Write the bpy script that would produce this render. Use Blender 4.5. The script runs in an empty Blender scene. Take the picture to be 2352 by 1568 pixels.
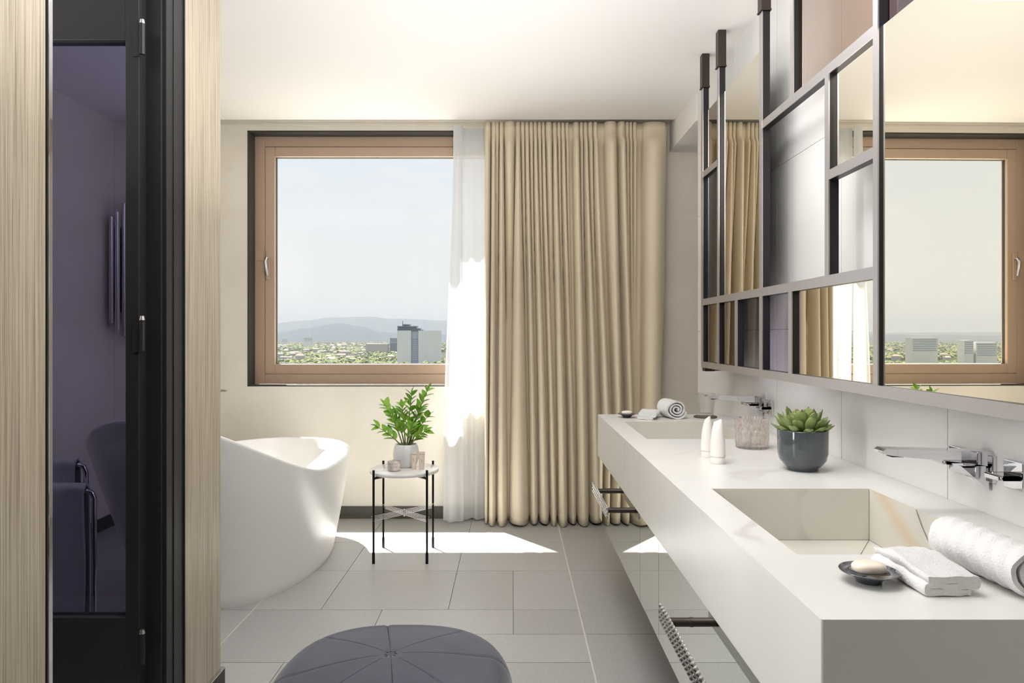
import bpy, math, random
from mathutils import Vector, Matrix, noise
random.seed(7)
R = math.radians
PI = math.pi
sc = bpy.context.scene
COL = sc.collection

# ------------------------------------------------------------------ camera
F = 1608.0            # focal length in pixels of the 2352 wide frame
EYE = 1.29
cam_data = bpy.data.cameras.new('camera')
cam_data.sensor_width = 36.0
cam_data.lens = F / 2352 * 36.0
cam_data.shift_y = -14.0 / 2352
cam_data.clip_start = 0.05
cam_data.clip_end = 60000
cam = bpy.data.objects.new('camera', cam_data)
cam.location = (0, 0, EYE)
cam.rotation_euler = (R(90), 0, 0)
COL.objects.link(cam)
sc.camera = cam

# ------------------------------------------------------------------ view, world, sun, added fill lights
sc.view_settings.view_transform = 'Standard'
sc.view_settings.look = 'None'
sc.view_settings.gamma = 1.0
sc.view_settings.use_curve_mapping = False
sc.view_settings.exposure = 0.14
sc.cycles.max_bounces = 12
sc.cycles.diffuse_bounces = 6
sc.cycles.glossy_bounces = 6
sc.cycles.transmission_bounces = 10
sc.cycles.transparent_max_bounces = 16
sc.cycles.volume_bounces = 1
sc.cycles.sample_clamp_indirect = 6.0
sc.cycles.caustics_refractive = False
sc.cycles.caustics_reflective = False

w = bpy.data.worlds.new('sky')
sc.world = w
w.use_nodes = True
nt = w.node_tree
nt.nodes.clear()
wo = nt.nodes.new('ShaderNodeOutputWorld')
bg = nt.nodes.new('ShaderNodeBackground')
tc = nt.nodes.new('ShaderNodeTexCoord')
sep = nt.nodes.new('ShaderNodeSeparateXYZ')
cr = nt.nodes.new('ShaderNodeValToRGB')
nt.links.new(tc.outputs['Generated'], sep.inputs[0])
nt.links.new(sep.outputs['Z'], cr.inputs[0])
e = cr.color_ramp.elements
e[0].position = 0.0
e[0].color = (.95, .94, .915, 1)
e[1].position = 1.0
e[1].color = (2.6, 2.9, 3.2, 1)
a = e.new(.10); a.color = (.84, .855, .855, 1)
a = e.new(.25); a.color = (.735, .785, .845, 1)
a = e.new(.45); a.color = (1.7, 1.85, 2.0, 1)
# faint low cloud
nz = nt.nodes.new('ShaderNodeTexNoise')
mp = nt.nodes.new('ShaderNodeMapping')
mp.inputs['Scale'].default_value = (5, 5, 26)
nt.links.new(tc.outputs['Generated'], mp.inputs[0])
nt.links.new(mp.outputs[0], nz.inputs[0])
nz.inputs['Scale'].default_value = 2.2
nz.inputs['Detail'].default_value = 4
cr2 = nt.nodes.new('ShaderNodeValToRGB')
cr2.color_ramp.elements[0].position = .56
cr2.color_ramp.elements[0].color = (0, 0, 0, 1)
cr2.color_ramp.elements[1].position = .72
cr2.color_ramp.elements[1].color = (.35, .35, .35, 1)
nt.links.new(nz.outputs['Fac'], cr2.inputs[0])
mx = nt.nodes.new('ShaderNodeMixRGB')
mx.inputs[2].default_value = (.90, .88, .85, 1)
nt.links.new(cr2.outputs[0], mx.inputs[0])
nt.links.new(cr.outputs[0], mx.inputs[1])
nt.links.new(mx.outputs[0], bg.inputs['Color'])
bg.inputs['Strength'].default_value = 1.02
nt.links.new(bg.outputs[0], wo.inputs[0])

SUN_DIR = Vector((.30, -.39, -1.0))
sun_d = bpy.data.lights.new('sun', 'SUN')
sun_d.energy = 50.0
sun_d.angle = R(.55)
sun_d.color = (1.0, .975, .93)
sun = bpy.data.objects.new('sun', sun_d)
sun.rotation_euler = SUN_DIR.to_track_quat('-Z', 'Y').to_euler()
COL.objects.link(sun)


def area(name, loc, rot, sx, sy, power, color=(1, 1, 1), portal=False, spread=180):
    d = bpy.data.lights.new(name, 'AREA')
    d.shape = 'RECTANGLE'
    d.size, d.size_y = sx, sy
    d.spread = R(spread)
    d.energy = power
    d.color = color
    if portal:
        d.cycles.is_portal = True
    o = bpy.data.objects.new(name, d)
    o.location = loc
    o.rotation_euler = rot
    COL.objects.link(o)
    return o


area('window_portal', (-.91, 5.22, 1.83), (R(-90), 0, 0), 1.9, 1.8, 1, portal=True)
area('ceiling_fill', (-.05, 1.75, 2.70), (0, 0, 0), 1.3, .9, 11, (1, .99, .975))  # unseen overhead fill, added because daylight alone left the room dark
area('ceiling_fill', (.1, 1.35, 2.55), (R(66), 0, 0), .9, .25, 14, (1, .985, .965))  # added fill tilted forward to brighten the window wall
area('ceiling_fill', (.15, 2.62, 2.70), (0, 0, 0), 1.2, .6, 8, (1, .99, .975))
area('uplight_fill', (.15, 1.0, 1.75), (R(180), 0, 0), 1.2, 1.4, 24, (.98, .985, 1))  # floating upward fill lights, added to brighten the ceiling
area('uplight_fill', (-.1, 3.0, 1.7), (R(180), 0, 0), 1.5, 2.0, 12, (.98, .985, 1))
area('uplight_fill', (-2.0, 1.5, 1.7), (R(180), 0, 0), .9, .9, 18, (.98, .985, 1))
area('side_fill', (-1.01, 1.16, 1.5), (0, R(-90), 0), 1.5, .24, 9, (.97, .985, 1), spread=120)  # unseen side fill added to brighten the vanity front


# ------------------------------------------------------------------ helpers
def lin(*c):
    if len(c) == 1:
        c = c[0]
    out = []
    for v in c[:3]:
        v = v / 255.0
        out.append(v / 12.92 if v <= .04045 else ((v + .055) / 1.055) ** 2.4)
    return (out[0], out[1], out[2], 1)


def nodes(m):
    m.use_nodes = True
    t = m.node_tree
    return t, t.nodes['Principled BSDF']


def mat(name, col, rough=.5, metal=0.0, spec=.5, coat=0, sheen=0, bump=None, vary=None, transm=0, ior=1.45):
    """vary = (scale xyz, noise scale, colour b, lo, hi); bump = (scale xyz, noise scale, strength, distance)"""
    m = bpy.data.materials.new(name)
    t, p = nodes(m)
    p.inputs['Base Color'].default_value = col
    p.inputs['Roughness'].default_value = rough
    p.inputs['Metallic'].default_value = metal
    p.inputs['Specular IOR Level'].default_value = spec
    p.inputs['Coat Weight'].default_value = coat
    p.inputs['Coat Roughness'].default_value = .08
    p.inputs['Sheen Weight'].default_value = sheen
    p.inputs['Transmission Weight'].default_value = transm
    p.inputs['IOR'].default_value = ior
    tc = None

    def noise_tex(scale, ns, detail=5):
        nonlocal tc
        if tc is None:
            tc = t.nodes.new('ShaderNodeTexCoord')
        mp = t.nodes.new('ShaderNodeMapping')
        mp.inputs['Scale'].default_value = scale
        t.links.new(tc.outputs['Object'], mp.inputs[0])
        n = t.nodes.new('ShaderNodeTexNoise')
        n.inputs['Scale'].default_value = ns
        n.inputs['Detail'].default_value = detail
        t.links.new(mp.outputs[0], n.inputs[0])
        return n
    if vary:
        n = noise_tex(vary[0], vary[1])
        r = t.nodes.new('ShaderNodeValToRGB')
        r.color_ramp.elements[0].position = vary[3]
        r.color_ramp.elements[1].position = vary[4]
        r.color_ramp.elements[0].color = col
        r.color_ramp.elements[1].color = vary[2]
        t.links.new(n.outputs['Fac'], r.inputs[0])
        t.links.new(r.outputs[0], p.inputs['Base Color'])
    if bump:
        n = noise_tex(bump[0], bump[1])
        b = t.nodes.new('ShaderNodeBump')
        b.inputs['Strength'].default_value = bump[2]
        b.inputs['Distance'].default_value = bump[3]
        t.links.new(n.outputs['Fac'], b.inputs['Height'])
        t.links.new(b.outputs[0], p.inputs['Normal'])
    return m


def clear_mat(name, tint, gloss=.06, rough=0.0):
    """thin sheet of glass: tinted transparency under a weak fresnel reflection"""
    m = bpy.data.materials.new(name)
    m.use_nodes = True
    t = m.node_tree
    t.nodes.clear()
    o = t.nodes.new('ShaderNodeOutputMaterial')
    tr = t.nodes.new('ShaderNodeBsdfTransparent')
    tr.inputs[0].default_value = tint
    gl = t.nodes.new('ShaderNodeBsdfGlossy')
    gl.inputs['Roughness'].default_value = rough
    fr = t.nodes.new('ShaderNodeLayerWeight')
    fr.inputs[0].default_value = .5
    pw = t.nodes.new('ShaderNodeMath')
    pw.operation = 'POWER'
    pw.inputs[1].default_value = 4.0
    t.links.new(fr.outputs['Facing'], pw.inputs[0])
    mul = t.nodes.new('ShaderNodeMath')
    mul.operation = 'MULTIPLY_ADD'
    mul.inputs[1].default_value = .6
    mul.inputs[2].default_value = gloss * .5
    t.links.new(pw.outputs[0], mul.inputs[0])
    mix = t.nodes.new('ShaderNodeMixShader')
    t.links.new(mul.outputs[0], mix.inputs[0])
    t.links.new(tr.outputs[0], mix.inputs[1])
    t.links.new(gl.outputs[0], mix.inputs[2])
    t.links.new(mix.outputs[0], o.inputs[0])
    return m


class MB:
    def __init__(s):
        s.v, s.f, s.mi, s.sm = [], [], [], []

    def add(s, verts, faces, mi=0, smooth=False):
        b = len(s.v)
        s.v += [tuple(p) for p in verts]
        for f in faces:
            s.f.append(tuple(b + i for i in f))
            s.mi.append(mi)
            s.sm.append(smooth)
        return s

    def box(s, x0, x1, y0, y1, z0, z1, mi=0):
        x0, x1 = min(x0, x1), max(x0, x1)
        y0, y1 = min(y0, y1), max(y0, y1)
        z0, z1 = min(z0, z1), max(z0, z1)
        v = [(x0, y0, z0), (x1, y0, z0), (x1, y1, z0), (x0, y1, z0), (x0, y0, z1), (x1, y0, z1), (x1, y1, z1), (x0, y1, z1)]
        f = [(0, 3, 2, 1), (4, 5, 6, 7), (0, 1, 5, 4), (1, 2, 6, 5), (2, 3, 7, 6), (3, 0, 4, 7)]
        return s.add(v, f, mi)

    def prism(s, pts, z0, z1, mi=0, axis='z', smooth=False):
        """pts: 2D polygon; extruded along axis. axis z: (x,y); y: (x,z); x: (y,z)"""
        def P(a, b, c):
            return (a, b, c) if axis == 'z' else ((a, c, b) if axis == 'y' else (c, a, b))
        n = len(pts)
        v = [P(p[0], p[1], z0) for p in pts] + [P(p[0], p[1], z1) for p in pts]
        f = [(i, (i + 1) % n, n + (i + 1) % n, n + i) for i in range(n)]
        s.add(v, f, mi, smooth)
        s.add(v, [tuple(range(n))[::-1], tuple(range(n, 2 * n))], mi)
        return s

    def tube(s, pts, r, n=12, mi=0, caps=True, flat=1.0):
        pts = [Vector(p) for p in pts]
        rs = r if isinstance(r, (list, tuple)) else [r] * len(pts)
        rings = []
        up = None
        for i, p in enumerate(pts):
            d = (pts[min(i + 1, len(pts) - 1)] - pts[max(i - 1, 0)]).normalized()
            if up is None:
                up = Vector((0, 0, 1)) if abs(d.z) < .9 else Vector((1, 0, 0))
            a = d.cross(up).normalized()
            b = a.cross(d).normalized()
            up = b
            rings.append([p + (a * math.cos(2 * PI * k / n) + b * math.sin(2 * PI * k / n) * flat) * rs[i] for k in range(n)])
        v = [q for rg in rings for q in rg]
        f = []
        for i in range(len(pts) - 1):
            for k in range(n):
                f.append((i * n + k, i * n + (k + 1) % n, (i + 1) * n + (k + 1) % n, (i + 1) * n + k))
        s.add(v, f, mi, True)
        if caps:
            s.add(rings[0], [tuple(range(n))], mi)
            s.add(rings[-1], [tuple(range(n))[::-1]], mi)
        return s

    def lathe(s, prof, n=48, c=(0, 0, 0), mi=0, mod=None, smooth=True, closed=False):
        v = []
        for i, (r, z) in enumerate(prof):
            for k in range(n):
                t = 2 * PI * k / n
                rr = r * (mod(i, t, z) if mod else 1)
                v.append((c[0] + rr * math.cos(t), c[1] + rr * math.sin(t), c[2] + z))
        f = []
        m = len(prof)
        for i in range(m if closed else m - 1):
            j = (i + 1) % m
            for k in range(n):
                f.append((i * n + k, i * n + (k + 1) % n, j * n + (k + 1) % n, j * n + k))
        return s.add(v, f, mi, smooth)

    def grid(s, fn, nu, nv, mi=0, smooth=True, wrap=False):
        v = [fn(i / nu, j / nv) for j in range(nv + 1) for i in range(nu + (0 if wrap else 1))]
        W = nu if wrap else nu + 1
        f = []
        for j in range(nv):
            for i in range(nu):
                i2 = (i + 1) % W if wrap else i + 1
                f.append((j * W + i, j * W + i2, (j + 1) * W + i2, (j + 1) * W + i))
        return s.add(v, f, mi, smooth)

    def build(s, name, mats, parent=None, bevel=0, seg=2, solid=0, subsurf=0, recalc=True, angle=None):
        me = bpy.data.meshes.new(name)
        me.from_pydata(s.v, [], s.f)
        if not isinstance(mats, (list, tuple)):
            mats = [mats]
        for m in mats:
            me.materials.append(m)
        me.polygons.foreach_set('material_index', s.mi)
        me.polygons.foreach_set('use_smooth', s.sm)
        me.update()
        if recalc:
            import bmesh
            bm = bmesh.new()
            bm.from_mesh(me)
            bmesh.ops.recalc_face_normals(bm, faces=bm.faces)
            bm.to_mesh(me)
            bm.free()
        o = bpy.data.objects.new(name, me)
        COL.objects.link(o)
        if parent:
            o.parent = parent
        if solid:
            md = o.modifiers.new('solid', 'SOLIDIFY')
            md.thickness = solid
            md.offset = 0
        if bevel:
            md = o.modifiers.new('bevel', 'BEVEL')
            md.width = bevel
            md.segments = seg
            md.limit_method = 'ANGLE'
            md.angle_limit = R(40)
            md.harden_normals = False
        if subsurf:
            md = o.modifiers.new('sub', 'SUBSURF')
            md.levels = subsurf
            md.render_levels = subsurf
        return o


def tag(o, label, cat, group=None, kind=None):
    o['label'] = label
    o['category'] = cat
    if group:
        o['group'] = group
    if kind:
        o['kind'] = kind
    return o


def struct(o):
    o['kind'] = 'structure'
    return o


def empty(name, loc=(0, 0, 0), rz=0):
    o = bpy.data.objects.new(name, None)
    o.location = loc
    o.rotation_euler = (0, 0, rz)
    o.empty_display_size = .05
    COL.objects.link(o)
    return o


def copy_tree(o, parent=None):
    c = o.copy()
    COL.objects.link(c)
    c.parent = parent
    for ch in list(o.children):
        copy_tree(ch, c)
    return c


# ------------------------------------------------------------------ materials
def wood_mat(name, scale=(55, 55, .55)):
    m = bpy.data.materials.new(name)
    t, p = nodes(m)
    tc = t.nodes.new('ShaderNodeTexCoord')
    mp = t.nodes.new('ShaderNodeMapping')
    mp.inputs['Scale'].default_value = scale
    t.links.new(tc.outputs['Object'], mp.inputs[0])
    n = t.nodes.new('ShaderNodeTexNoise')
    n.inputs['Scale'].default_value = 4.5
    n.inputs['Detail'].default_value = 7
    n.inputs['Roughness'].default_value = .68
    t.links.new(mp.outputs[0], n.inputs[0])
    r = t.nodes.new('ShaderNodeValToRGB')
    r.color_ramp.elements[0].position = .33
    r.color_ramp.elements[0].color = lin(128, 116, 98)
    r.color_ramp.elements[1].position = .66
    r.color_ramp.elements[1].color = lin(196, 184, 164)
    x = r.color_ramp.elements.new(.48)
    x.color = lin(172, 160, 140)
    t.links.new(n.outputs['Fac'], r.inputs[0])
    t.links.new(r.outputs[0], p.inputs['Base Color'])
    b = t.nodes.new('ShaderNodeBump')
    b.inputs['Strength'].default_value = .35
    b.inputs['Distance'].default_value = .002
    t.links.new(n.outputs['Fac'], b.inputs['Height'])
    t.links.new(b.outputs[0], p.inputs['Normal'])
    p.inputs['Roughness'].default_value = .42
    return m


def marble_mat(name, base, vein, rough=.3, scale=1.0, coat=0, rust=False):
    m = bpy.data.materials.new(name)
    t, p = nodes(m)
    tc = t.nodes.new('ShaderNodeTexCoord')
    mp = t.nodes.new('ShaderNodeMapping')
    mp.inputs['Scale'].default_value = (scale,) * 3
    mp.inputs['Rotation'].default_value = (.4, .2, .7)
    t.links.new(tc.outputs['Object'], mp.inputs[0])
    n0 = t.nodes.new('ShaderNodeTexNoise')
    n0.inputs['Scale'].default_value = 2.0
    n0.inputs['Detail'].default_value = 6
    t.links.new(mp.outputs[0], n0.inputs[0])
    wv = t.nodes.new('ShaderNodeTexWave')
    wv.inputs['Scale'].default_value = .55
    wv.inputs['Distortion'].default_value = 9.0
    wv.inputs['Detail'].default_value = 5
    wv.inputs['Detail Scale'].default_value = 1.3
    t.links.new(mp.outputs[0], wv.inputs[0])
    r = t.nodes.new('ShaderNodeValToRGB')
    r.color_ramp.elements[0].position = 0.0
    r.color_ramp.elements[0].color = (1, 1, 1, 1)
    r.color_ramp.elements[1].position = .022
    r.color_ramp.elements[1].color = (0, 0, 0, 1)
    t.links.new(wv.outputs['Fac'], r.inputs[0])
    mk = t.nodes.new('ShaderNodeMath')
    mk.operation = 'MULTIPLY'
    r3 = t.nodes.new('ShaderNodeValToRGB')
    r3.color_ramp.elements[0].position = .5
    r3.color_ramp.elements[1].position = .62
    t.links.new(n0.outputs['Fac'], r3.inputs[0])
    t.links.new(r.outputs[0], mk.inputs[0])
    t.links.new(r3.outputs[0], mk.inputs[1])
    r2 = t.nodes.new('ShaderNodeValToRGB')
    r2.color_ramp.elements[0].position = .35
    r2.color_ramp.elements[0].color = tuple(c * .93 for c in base[:3]) + (1,)
    r2.color_ramp.elements[1].position = .65
    r2.color_ramp.elements[1].color = base
    t.links.new(n0.outputs['Fac'], r2.inputs[0])
    mx = t.nodes.new('ShaderNodeMixRGB')
    mx.inputs[2].default_value = vein
    t.links.new(mk.outputs[0], mx.inputs[0])
    t.links.new(r2.outputs[0], mx.inputs[1])
    t.links.new(mx.outputs[0], p.inputs['Base Color'])
    p.inputs['Roughness'].default_value = rough
    p.inputs['Coat Weight'].default_value = coat
    return m


M = {}
M['plaster'] = mat('plaster', lin(243, 237, 226), .85, vary=((1, 1, 1), 3.0, lin(238, 231, 218), .4, .62), bump=((1, 1, 1), 60, .08, .002))
M['ceiling'] = mat('ceiling_paint', lin(238, 235, 231), .9)
M['floor_a'] = mat('floor_tile', lin(180, 179, 178), .36, vary=((6, 60, 6), 5, lin(168, 167, 166), .35, .68), bump=((20, 160, 20), 4, .12, .002))
M['floor_b'] = mat('floor_tile_b', lin(174, 173, 172), .36, vary=((60, 6, 6), 5, lin(163, 162, 161), .35, .68), bump=((160, 20, 20), 4, .12, .002))
M['grout'] = mat('grout', lin(126, 122, 118), .8)
M['grout_light'] = mat('grout_light', lin(205, 198, 190), .7)
M['wood'] = wood_mat('grey_oak')
M['black'] = mat('black_paint', lin(34, 34, 36), .45)
M['black_metal'] = mat('black_metal', lin(28, 28, 29), .35, metal=.6)
M['chrome'] = mat('chrome', (.74, .74, .77, 1), .05, metal=1)
M['steel'] = mat('brushed_steel', (.62, .60, .60, 1), .28, metal=1)
M['bronze'] = mat('bronze_frame', lin(198, 172, 150), .38, metal=.1)
M['gasket'] = mat('dark_reveal', lin(62, 62, 58), .5)
M['marble'] = marble_mat('white_marble', lin(222, 221, 218), lin(203, 201, 198), .32, 1.2)
M['marble_wall'] = marble_mat('wall_marble', lin(229, 228, 227), lin(212, 210, 208), .42, .8)
M['basin'] = marble_mat('basin_marble', lin(214, 211, 202), lin(194, 189, 180), .35, 1.6)
M['joint'] = mat('stone_joint', lin(120, 114, 106), .8)
M['tub'] = mat('white_acrylic', lin(240, 239, 236), .28, spec=.5, coat=0)
M['curtain'] = mat('curtain_cloth', lin(220, 207, 182), .95, sheen=.25, bump=((400, 400, 400), 6, .12, .001))
M['mirror'] = mat('mirror', (.93, .92, .87, 1), .0, metal=1)
M['mirror_warm'] = mat('mirror_warm', (.95, .90, .79, 1), .0, metal=1)
M['mirror_bronze'] = mat('mirror_bronze', (.34, .29, .25, 1), .0, metal=1)
M['mirror_dark'] = mat('mirror_dark', (.02, .025, .028, 1), .08, spec=.25)
M['mirror_front'] = mat('mirror_front', (.86, .90, .86, 1), .0, metal=1)
M['mirror_edge'] = mat('mirror_edge', lin(90, 170, 150), .1, spec=.8)
M['frame'] = mat('mirror_frame_metal', (.56, .54, .56, 1), .33, metal=.85, bump=((1, 1, 1), 300, .1, .001))
M['frame_side'] = mat('mirror_frame_dark', lin(40, 38, 40), .4, metal=.3)
M['bracket'] = mat('bracket_bronze', lin(66, 58, 52), .4, metal=.5)
M['glass_win'] = clear_mat('window_glass', (.985, .99, .985, 1), .03)
M['glass_purple'] = clear_mat('purple_glass', (.42, .42, .56, 1), .05)
M['glass_lavender'] = clear_mat('lavender_glass', (.91, .90, .965, 1), .05)
M['glass_brown'] = clear_mat('brown_glass', (.76, .70, .66, 1), .05)
M['glass_dark'] = clear_mat('dark_glass', (.48, .44, .48, 1), .06)
M['pouf'] = mat('pouf_velour', lin(76, 78, 90), .95, sheen=.3, vary=((1, 1, 1), 7, lin(64, 67, 78), .35, .7), bump=((1, 1, 1), 350, .35, .002))
M['seam'] = mat('pouf_seam', lin(46, 48, 56), .9)
M['towel'] = mat('white_towelling', lin(220, 219, 219), .95, sheen=.3, bump=((1, 1, 1), 260, .6, .004))
M['pot_grey'] = mat('grey_glaze', lin(72, 78, 82), .12, coat=.6, vary=((1, 1, 1), 14, lin(64, 70, 74), .4, .7))
M['pot_white'] = mat('white_glaze', lin(226, 226, 228), .25, coat=.4)
M['soil'] = mat('soil', lin(60, 46, 36), .95)
M['tube_white'] = mat('tube_plastic', lin(238, 232, 228), .3)
M['tube_cream'] = mat('tube_cream', lin(226, 212, 198), .35)
M['ink'] = mat('ink', lin(95, 80, 72), .6)
M['soap'] = mat('soap', lin(236, 224, 208), .35)
M['dish'] = mat('smoked_glass_dish', lin(62, 66, 74), .08, coat=.5)
M['coaster'] = mat('coaster', lin(88, 78, 70), .6)
M['baseboard'] = mat('dark_baseboard', lin(88, 84, 76), .3)


def crystal(name, col, clear=.5):
    m = bpy.data.materials.new(name)
    t, p = nodes(m)
    p.inputs['Base Color'].default_value = col
    p.inputs['Roughness'].default_value = .03
    p.inputs['Transmission Weight'].default_value = .95
    p.inputs['IOR'].default_value = 1.42
    tr = t.nodes.new('ShaderNodeBsdfTransparent')
    tr.inputs[0].default_value = col
    mix = t.nodes.new('ShaderNodeMixShader')
    mix.inputs[0].default_value = 1 - clear
    out = t.nodes['Material Output']
    t.links.new(tr.outputs[0], mix.inputs[1])
    t.links.new(p.outputs[0], mix.inputs[2])
    t.links.new(mix.outputs[0], out.inputs[0])
    return m


M['crystal_pink'] = crystal('pink_crystal', (.985, .95, .94, 1), .30)
M['crystal_clear'] = crystal('clear_crystal', (.98, .98, .98, 1), .65)


def leaf_mat(name, a, b, scale=30):
    m = mat(name, a, .45, spec=.5, vary=((1, 1, 1), scale, b, .35, .7))
    return m


M['zz'] = leaf_mat('fresh_leaf', lin(118, 172, 52), lin(164, 206, 88), 12)
M['zz_stem'] = mat('leaf_stem', lin(112, 124, 70), .6)
M['succulent'] = leaf_mat('succulent_leaf', lin(112, 132, 72), lin(146, 160, 100), 26)
M['leaf_tip'] = mat('leaf_tip', lin(112, 104, 66), .5)

# sheer: part transparent, part translucent, part diffuse
m = bpy.data.materials.new('sheer_voile')
m.use_nodes = True
t = m.node_tree
t.nodes.clear()
o_ = t.nodes.new('ShaderNodeOutputMaterial')
tr = t.nodes.new('ShaderNodeBsdfTransparent')
tl = t.nodes.new('ShaderNodeBsdfTranslucent')
tl.inputs[0].default_value = (.45, .46, .48, 1)
df = t.nodes.new('ShaderNodeBsdfDiffuse')
df.inputs[0].default_value = (.93, .93, .92, 1)
m1 = t.nodes.new('ShaderNodeMixShader')
m1.inputs[0].default_value = .5
t.links.new(tl.outputs[0], m1.inputs[1])
t.links.new(df.outputs[0], m1.inputs[2])
m2 = t.nodes.new('ShaderNodeMixShader')
m2.inputs[0].default_value = .78
t.links.new(tr.outputs[0], m2.inputs[1])
t.links.new(m1.outputs[0], m2.inputs[2])
t.links.new(m2.outputs[0], o_.inputs[0])
M['sheer'] = m

# ================================================================== THE SETTING
WY = 4.95        # inner face of the window wall
XL = -2.72       # far side wall of the tub room
XR = 1.12        # marble wall
ZC = EYE + 1.455
ZE = EYE + 1.472
YE = 4.78        # ceiling ends here, curtain pocket behind

# floor: tiles laid as in the photo, all in one mesh over a grout bed
fl = MB()
fl.box(XL - .2, 1.9, -1.4, 5.05, -.10, -.004, 2)
G = .0016


def tile(x0, x1, y0, y1, k):
    fl.box(x0 + G, x1 - G, y0 + G, y1 - G, -.02, 0, k)


rows = [(4.375, 5.05), (3.84, 4.375), (3.293, 3.84), (2.763, 3.293), (2.23, 2.763), (1.70, 2.23), (1.17, 1.70), (.64, 1.17), (.11, .64), (-.42, .11), (-1.4, -.42)]
jx = {0: [-.90, -.28], 1: [-.90, -.30], 2: [-.90, -.30, .006], 3: [-.61], 4: [-.90, -.30], 5: [-.61], 6: [-.90, -.30], 7: [-.61], 8: [-.90, -.30], 9: [-.61], 10: [-.3]}
for i, (y0, y1) in enumerate(rows):
    xs = [-1.216] + jx[i] + [.312]
    for a_, b_ in zip(xs[:-1], xs[1:]):
        if i == 3 and a_ > -1:
            tile(a_, .006, 3.024, y1, 0)
            tile(.006, b_, 3.024, y1, 1)
            tile(a_, b_, y0, 3.024, 0)
        else:
            tile(a_, b_, y0, y1, (i + int(a_ * 10)) % 2)
    # left of the left joint
    xa = -1.2195
    while xa > XL - .2:
        tile(max(xa - .6, XL - .2), xa, y0, y1, (i + 1) % 2)
        xa -= .6
# right hand field, shifted courses
yy = [5.05, 4.66, 3.84, 3.024, 2.763 - .28, 1.95, 1.41, .87, .33, -.21, -.75, -1.4]
for y1, y0 in zip(yy[:-1], yy[1:]):
    tile(.3155, .92, y0, y1, 1)
    tile(.92, 1.52, y0, y1, 0)
    tile(1.52, 1.9, y0, y1, 1)
fl.box(.3095, .3225, -1.4, 5.05, -.02, -.0002, 3)
fl.box(-1.2255, -1.2135, -1.4, 5.05, -.02, -.0002, 3)
struct(fl.build('floor', [M['floor_a'], M['floor_b'], M['grout'], M['grout_light']]))

# ceiling, folding slightly upward to the curtain pocket
ce = MB()
ce.prism([(-1.4, ZC), (3.98, ZC), (YE, ZE), (YE, ZE + .16), (-1.4, ZE + .16)], XL - .2, 1.9, 0, 'x')
ce.box(XL - .2, 1.9, YE - .02, 5.3, ZE + .14, ZE + .28)
struct(ce.build('ceiling', M['ceiling']))

# window wall with its opening
WX0, WX1, WZ0, WZ1 = -1.87, .05, .93, EYE + 1.447
wb = MB()
T = 5.18
wb.box(XL - .2, WX0, WY, T, -.1, 3.1)
wb.box(WX1, 1.9, WY, T, -.1, 3.1)
wb.box(WX0, WX1, WY, T, -.1, WZ0)
wb.box(WX0, WX1, WY, T, WZ1, 3.1)
struct(wb.build('wall_back', M['plaster']))
tb = MB()
tb.box(XL, 1.9, WY - .018, WY, EYE + 1.478, EYE + 1.50)
tb.box(XL, 1.9, WY - .030, WY, EYE + 1.50, EYE + 1.53)
struct(tb.build('trim_cornice', M['plaster'], bevel=.003))
bb = MB()
bb.box(XL, .95, WY - .014, WY, 0, .083)
bb.box(XL, .95, WY - .020, WY, 0, .012)
bb.box(XL, .95, WY - .017, WY, .076, .083)
struct(bb.build('baseboard_back', M['baseboard'], bevel=.0015))

# side wall of the tub room
lw = MB()
lw.box(XL - .2, XL, .7, 4.787, -.1, 3.0)
lw.box(XL - .2, XL, 4.793, 5.0, -.1, 3.0)
lw.box(XL - .2, XL - .006, 4.78, 4.80, -.1, 3.0)
struct(lw.build('wall_left', M['plaster']))
bl = MB()
bl.box(XL, XL + .014, .8, WY, 0, .083)
struct(bl.build('baseboard_left', M['baseboard']))

# marble wall, slabs with open joints; recess behind it
rw = MB()
zs = [-.1, .68, 1.315, 2.0, 2.95]
ys = [4.22, 3.54, 2.96, 2.38, 1.80, 1.22, .64, .06, -.52, -1.4]
for y1, y0 in zip(ys[:-1], ys[1:]):
    for z0, z1 in zip(zs[:-1], zs[1:]):
        rw.box(XR, XR + .03, y0 + .0012, y1 - .0012, z0 + .001, z1 - .001, 0)
rw.box(XR + .004, 1.9, -1.4, 4.215, -.1, 2.95, 1)
struct(rw.build('wall_right', [M['marble_wall'], M['joint']]))
rc = MB()
rc.box(1.72, 1.9, 4.2, 5.0, -.1, 3.0)
struct(rc.build('wall_recess', M['plaster']))
bk = MB()
bk.box(XR - .008, 1.75, 4.222, WY, EYE + 1.295, 3.0)
struct(bk.build('beam_trim_1', M['ceiling']))
bpy.data.objects['beam_trim_1'].name = 'trim_1'
nb = MB()
nb.box(XL - .2, 1.9, -1.6, -1.4, -.1, 3.0)
nb.box(XL - .2, -1.14, .5, .7, -.1, 3.0)
struct(nb.build('wall_front', mat('dark_panel', lin(104, 96, 88), .7)))

# ------------------------------------------------------------------ wood-clad partition, doorway
PX = -1.04
p1 = MB()
p1.box(PX - .12, PX, -1.4, 1.560, 0, 2.75, 0)
p1.box(PX - .10, PX - .004, 1.560, 1.566, 0, 2.75, 1)
struct(p1.build('wall_left_clad', [M['wood'], M['black']]))
bpy.data.objects['wall_left_clad'].name = 'wall_partition'
tm = MB()
tm.box(PX - .12, PX + .004, 1.566, 1.580, 0, 2.75)
struct(tm.build('trim_2', M['chrome'], bevel=.001))
p2 = MB()
p2.box(PX - .12, PX, 2.222, 2.50, .0, 2.75)
struct(p2.build('wall_pillar', M['wood'], bevel=.002))
sk = MB()
sk.box(PX - .13, PX + .012, 2.215, 2.508, 0, .10, 0)
sk.box(PX - .13, PX + .0125, 2.214, 2.509, .10, .1035, 1)
struct(sk.build('baseboard_pillar', [M['black_metal'], M['chrome']]))
jm = MB()
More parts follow.
